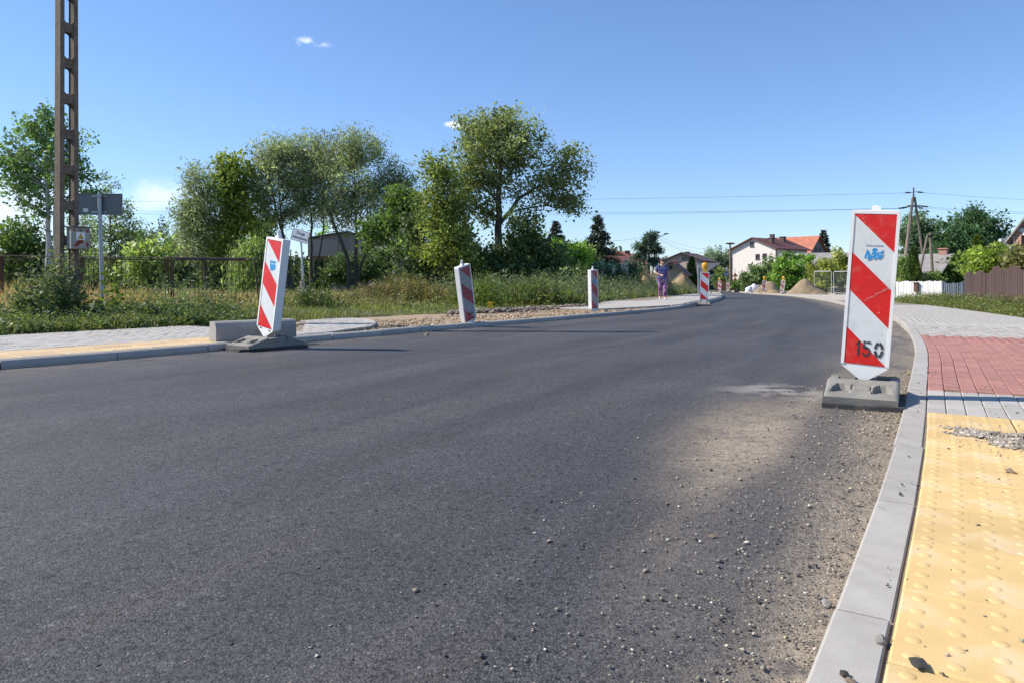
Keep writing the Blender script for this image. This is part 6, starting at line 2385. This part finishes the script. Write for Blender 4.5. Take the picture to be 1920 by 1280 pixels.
rub = stuff(link('mortar_crumbs', mesh_np('mortar_crumbs', np.concatenate([V, V2]), np.concatenate([Fa, F2 + len(V)]), M['pebble'], np.concatenate([C, C2]))), 'patch of grey mortar crumbs spilled on the yellow paving', 'rubble')
# specks on kerb and slabs
n = 320
p = []
for _ in range(n):
    q_, t_ = KR.at(3.4 + 7.5 * r.random(), .01 + .9 * r.random() ** 1.2)
    p.append((q_[0], q_[1], gz(q_[1]) + hR(q_[1]) + .004))
p = np.array(p)
V, Fa, C = stones_np(p, np.clip(np.exp(r.normal(size=n) * .5) * .006, .003, .016), grit_col(n, .65), r)
stuff(link('scattered_grit', mesh_np('scattered_grit', V, Fa, M['pebble'], C)), 'scattered specks of grit on the near kerb and paving', 'gravel')
# gravel of the driveway
p = []
for _ in range(2600):
    y = 10.6 + 11 * r.random()
    s = KL.s_at_y(y)
    q_, t_ = KL.at(s, -.2 - 2.2 * r.random() ** 1.6)
    if q_[1] < np.interp(q_[0], VL.p[:, 0], VL.p[:, 1]):
        p.append((q_[0], q_[1], gz(q_[1]) + .065 + .035 * wob(q_[0], q_[1], 2.3) * .5))
p = np.array(p)
V, Fa, C = stones_np(p, np.clip(np.exp(r.normal(size=len(p)) * .45) * .035, .012, .11), np.array((.30, .215, .135))[None] * np.exp(r.normal(size=len(p)) * .35)[:, None], r)
stuff(link('driveway_stones', mesh_np('driveway_stones', V, Fa, M['pebble'], C)), 'coarse sandy gravel of the driveway behind the far kerb', 'gravel')
# strip of dug earth at the back of the driveway
n = 2400
x0 = -1.5 + 3.9 * r.random(n); y0 = np.interp(x0, VL.p[:, 0], VL.p[:, 1]) - .1 - .5 * np.abs(r.normal(size=n))
p = np.stack([x0, y0, gzn(y0) + .05 + .08 * r.random(n)], 1)
V, Fa, C = stones_np(p, np.clip(np.exp(r.normal(size=n) * .5) * .075, .02, .22), np.array((.15, .125, .10))[None] * np.exp(r.normal(size=n) * .35)[:, None], r)
stuff(link('dug_earth', mesh_np('dug_earth', V, Fa, M['pebble'], C)), 'lumpy dug earth along the grassy edge of the driveway', 'earth')


def stone(label, px, py, dz, size, col, seed, sq=.7):
    rr_ = np.random.default_rng(seed)
    b = G(px, py, dz)
    bm = bmesh.new()
    bmesh.ops.create_icosphere(bm, subdivisions=2, radius=.5)
    for v in bm.verts:
        for nx, ny, nz_, d_ in ((.6, .5, .62, .36), (-.7, .2, .68, .33), (.1, -.8, .6, .35), (.9, -.4, .1, .40)):
            q_ = v.co.x * nx + v.co.y * ny + v.co.z * nz_ - d_
            if q_ > 0:
                v.co -= Vector((nx, ny, nz_)) * q_
    ph = rr_.random(6) * 6
    for v in bm.verts:
        c_ = v.co
        k = 1 + .28 * math.sin(c_.x * 5 + ph[0]) * math.cos(c_.y * 4 + ph[1]) + .16 * math.sin(c_.z * 7 + ph[2] + c_.x * 4)
        # cut facets
        v.co = Vector((c_.x * k * 1.25, c_.y * k, max(c_.z * k * sq, -.3 * sq)))
    me = bpy.data.meshes.new('stone'); bm.to_mesh(me); bm.free()
    me.materials.append(col)
    o = link('stone', me)
    o.scale = (size, size, size)
    o.location = (b.x, b.y, b.z + size * .18)
    o.rotation_euler = (0, 0, rr_.random() * 6)
    return tag(o, label, 'stone', 'loose stones on the near paving')


dark_stone = pm('dark_stone', (.075, .068, .06), .9, .35, 30, .3, 90, .8, 40, .005)
tan_stone = pm('tan_stone', (.30, .23, .16), .9, .3, 30, .3, 90, .8, 40, .005)
stone('flat dark stone lying on the yellow slab nearest the viewer', 1722, 1248, .032, .034, dark_stone, 1, .45)
stone('pale grey stone on the kerb edge beside the yellow slabs', 1650, 1201, .030, .026, M['stone'], 2, .7)
stone('brownish stone standing alone on the yellow slabs by the mortar crumbs', 1895, 886, .032, .030, tan_stone, 3, .9)
stone('small dark stone at the close end of the kerb', 1583, 1266, .030, .018, dark_stone, 4)
stone('small tan stone touching the dark one on the kerb end', 1594, 1277, .030, .016, tan_stone, 5)
stone('grey-brown stone on the asphalt against the kerb joint', 1549, 1132, .004, .024, M['stone'], 6)
stone('pale stone lying on the asphalt clear of the kerb', 1337, 1006, .004, .017, tan_stone, 7)
stone('lone dark stone on the dusty asphalt before the rubber foot', 1484, 856, .004, .018, dark_stone, 8)
stone('pale stone in the road below the tilted beacon', 800, 629, .0, .07, tan_stone, 9)

# ================================================================== the walking woman
def skin_body(name, verts, edges, radii, root_i, mat, parent, levels=2):
    me = bpy.data.meshes.new(name + '_frame')
    me.from_pydata(verts, edges, [])
    ob = bpy.data.objects.new(name + '_frame', me); COL.objects.link(ob)
    md = ob.modifiers.new('skin', 'SKIN'); md.use_smooth_shade = True
    for i, r_ in enumerate(radii):
        sv = me.skin_vertices[0].data[i]
        sv.radius = r_ if hasattr(r_, '__len__') else (r_, r_)
        sv.use_root = (i == root_i)
    sb = ob.modifiers.new('sub', 'SUBSURF'); sb.levels = levels; sb.render_levels = levels
    bpy.context.view_layer.update()
    out = bpy.data.meshes.new_from_object(ob.evaluated_get(bpy.context.evaluated_depsgraph_get()))
    bpy.data.objects.remove(ob); bpy.data.meshes.remove(me)
    out.name = name
    out.materials.clear(); out.materials.append(mat)
    return link(name, out, parent)


def print_mat(name, a, b, c, s):
    m, nt, bs = nodes_of(name)
    t = NT(nt); o = t.obj()
    v = t.node('ShaderNodeSeparateColor'); t.set(v.inputs[0], t.voro(o, s))
    col = t.mix(t.rng(v.outputs[0], .62, .66), a, b)
    col = t.mix(t.rng(v.outputs[1], .80, .84), col, c)
    t.set(bs.inputs['Base Color'], col); bs.inputs['Roughness'].default_value = .85
    return m


wy_ = 29.5
wp = P(1241.5, 562, wy_)
wt = thing('person', 'woman in a dark blue patterned top and purple patterned trousers walking along the pavement', 'person', (wp.x, wy_, gz(wy_) + hL(wy_) + .022), R(4))
V_, E_, R_ = [], [], []


def node(p_, r_, prev=None):
    V_.append(p_); R_.append(r_)
    if prev is not None:
        E_.append((prev, len(V_) - 1))
    return len(V_) - 1


pel = node((0, 0, .90), (.165, .125))
sp1 = node((0, -.01, 1.06), (.155, .125), pel)
ch = node((0, 0, 1.25), (.15, .115), sp1)
nk0 = node((0, .01, 1.375), (.075, .07), ch)
nk = node((0, -.005, 1.43), .052, nk0)
hd = node((0, -.02, 1.51), (.082, .092), nk)
ht = node((0, -.012, 1.575), (.066, .075), hd)
hands = []
for s, kn, an, toe, sh, el, wr in (
        (-1, (-.085, -.06, .50), (-.060, .14, .115), (-.068, .03, .035), (-.185, .0, 1.325), (-.25, .03, 1.09), (-.13, -.17, 1.03)),
        (1, (.075, -.17, .50), (.045, -.20, .085), (.05, -.35, .035), (.185, .0, 1.325), (.245, .05, 1.08), (.265, -.03, .86))):
    h = node((s * .095, 0, .84), (.10, .105), pel)
    k = node(kn, (.066, .07), h)
    a = node(an, (.042, .045), k)
    node(toe, (.04, .028), a)
    a1 = node(sh, (.062, .062), ch)
    a2 = node(el, .045, a1)
    a3 = node(wr, .030, a2)
    d = (Vector(wr) - Vector(el)).normalized()
    side = d.cross(Vector((0, 1, 0))).normalized()
    pm_ = node(tuple(Vector(wr) + d * .06), (.036, .022), a3)
    for i, (off, ln) in enumerate(((-.030, .062), (-.010, .072), (.010, .068), (.029, .052))):
        b0 = Vector(wr) + d * .095 + side * off
        f1 = node(tuple(b0), .0095, pm_)
        f2 = node(tuple(b0 + d * ln * .5 + Vector((0, -.006, 0))), .009, f1)
        node(tuple(b0 + d * ln + Vector((0, -.022, 0))), .0075, f2)
    th = node(tuple(Vector(wr) + d * .04 - side * .035 + Vector((0, -.02, 0))), .011, pm_)
    node(tuple(Vector(wr) + d * .075 - side * .05 + Vector((0, -.035, 0))), .009, th)
skin_body('body', V_, E_, R_, pel, M['skin'], wt)
top_m = print_mat('blue_print_cloth', (.035, .04, .13), (.10, .10, .27), (.20, .20, .36), 34)
tro_m = print_mat('purple_print_cloth', (.13, .035, .14), (.34, .15, .32), (.50, .38, .48), 30)
skin_body('shirt', [(0, .0, .80), (0, .0, .93), (0, -.012, 1.07), (0, -.005, 1.24), (0, .01, 1.35), (-.19, 0, 1.325), (-.238, .022, 1.16), (.19, 0, 1.325), (.235, .035, 1.15)],
          [(0, 1), (1, 2), (2, 3), (3, 4), (3, 5), (5, 6), (3, 7), (7, 8)], [(.205, .155), (.20, .155), (.185, .155), (.178, .145), (.105, .095), (.085, .085), (.075, .078), (.085, .085), (.075, .078)], 1, top_m, wt)
skin_body('trousers', [(0, 0, .90), (-.095, 0, .82), (-.087, -.06, .50), (-.062, .13, .15), (.095, 0, .82), (.077, -.168, .50), (.047, -.195, .12)], [(0, 1), (1, 2), (2, 3), (0, 4), (4, 5), (5, 6)],
          [(.175, .135), (.118, .125), (.086, .09), (.074, .078), (.118, .125), (.086, .09), (.074, .078)], 0, tro_m, wt)
skin_body('hair', [(0, .025, 1.545), (0, .0, 1.625), (-.07, .005, 1.56), (.07, .005, 1.56), (0, .055, 1.47), (0, -.055, 1.625)], [(0, 1), (0, 2), (0, 3), (0, 4), (1, 5)], [(.10, .085), (.088, .08), (.058, .07), (.058, .07), (.075, .05), (.07, .035)], 0, M['hair'], wt)
for s, a, b in ((-1, (-.06, .15, .085), (-.068, -.0, .03)), (1, (.045, -.185, .045), (.052, -.37, .03))):
    skin_body('shoe', [a, tuple((Vector(a) + Vector(b)) / 2), b], [(0, 1), (1, 2)], [(.048, .05), (.05, .038), (.045, .028)], 0, M['shoe'], wt, 1)
m = MB()
for x in (-.03, .03):
    m.lathe([(.004, -.006), (.011, 0), (.004, .006)], 8, (x, -.105, 1.525))
m.build('eye', M['sign_black'], wt)
MB().tube([(0, -.098, 1.53), (0, -.125, 1.498), (0, -.10, 1.49)], [.008, .014, .008], 8).build('nose', M['skin'], wt, True)
MB().tube([(-.025, -.098, 1.468), (0, -.106, 1.465), (.025, -.098, 1.468)], [.004, .007, .004], 6).build('mouth', pm('lips', (.30, .10, .09), .5), wt, True)
bag = thing('handbag', 'small dark bag carried at the side by the walking woman', 'bag', (wp.x + .33, wy_ - .03, gz(wy_) + hL(wy_) + .022), R(4))
MB().cbox((0, 0, .58), (.10, .24, .26), .03, bottom=True).build('pouch', pm('olive_bag', (.16, .14, .08), .7, .2), bag)
MB().tube([(0, -.09, .70), (-.02, -.05, .80), (-.045, 0, .84), (-.02, .05, .80), (0, .09, .70)], .010, 6).build('handle', M['hair'], bag)
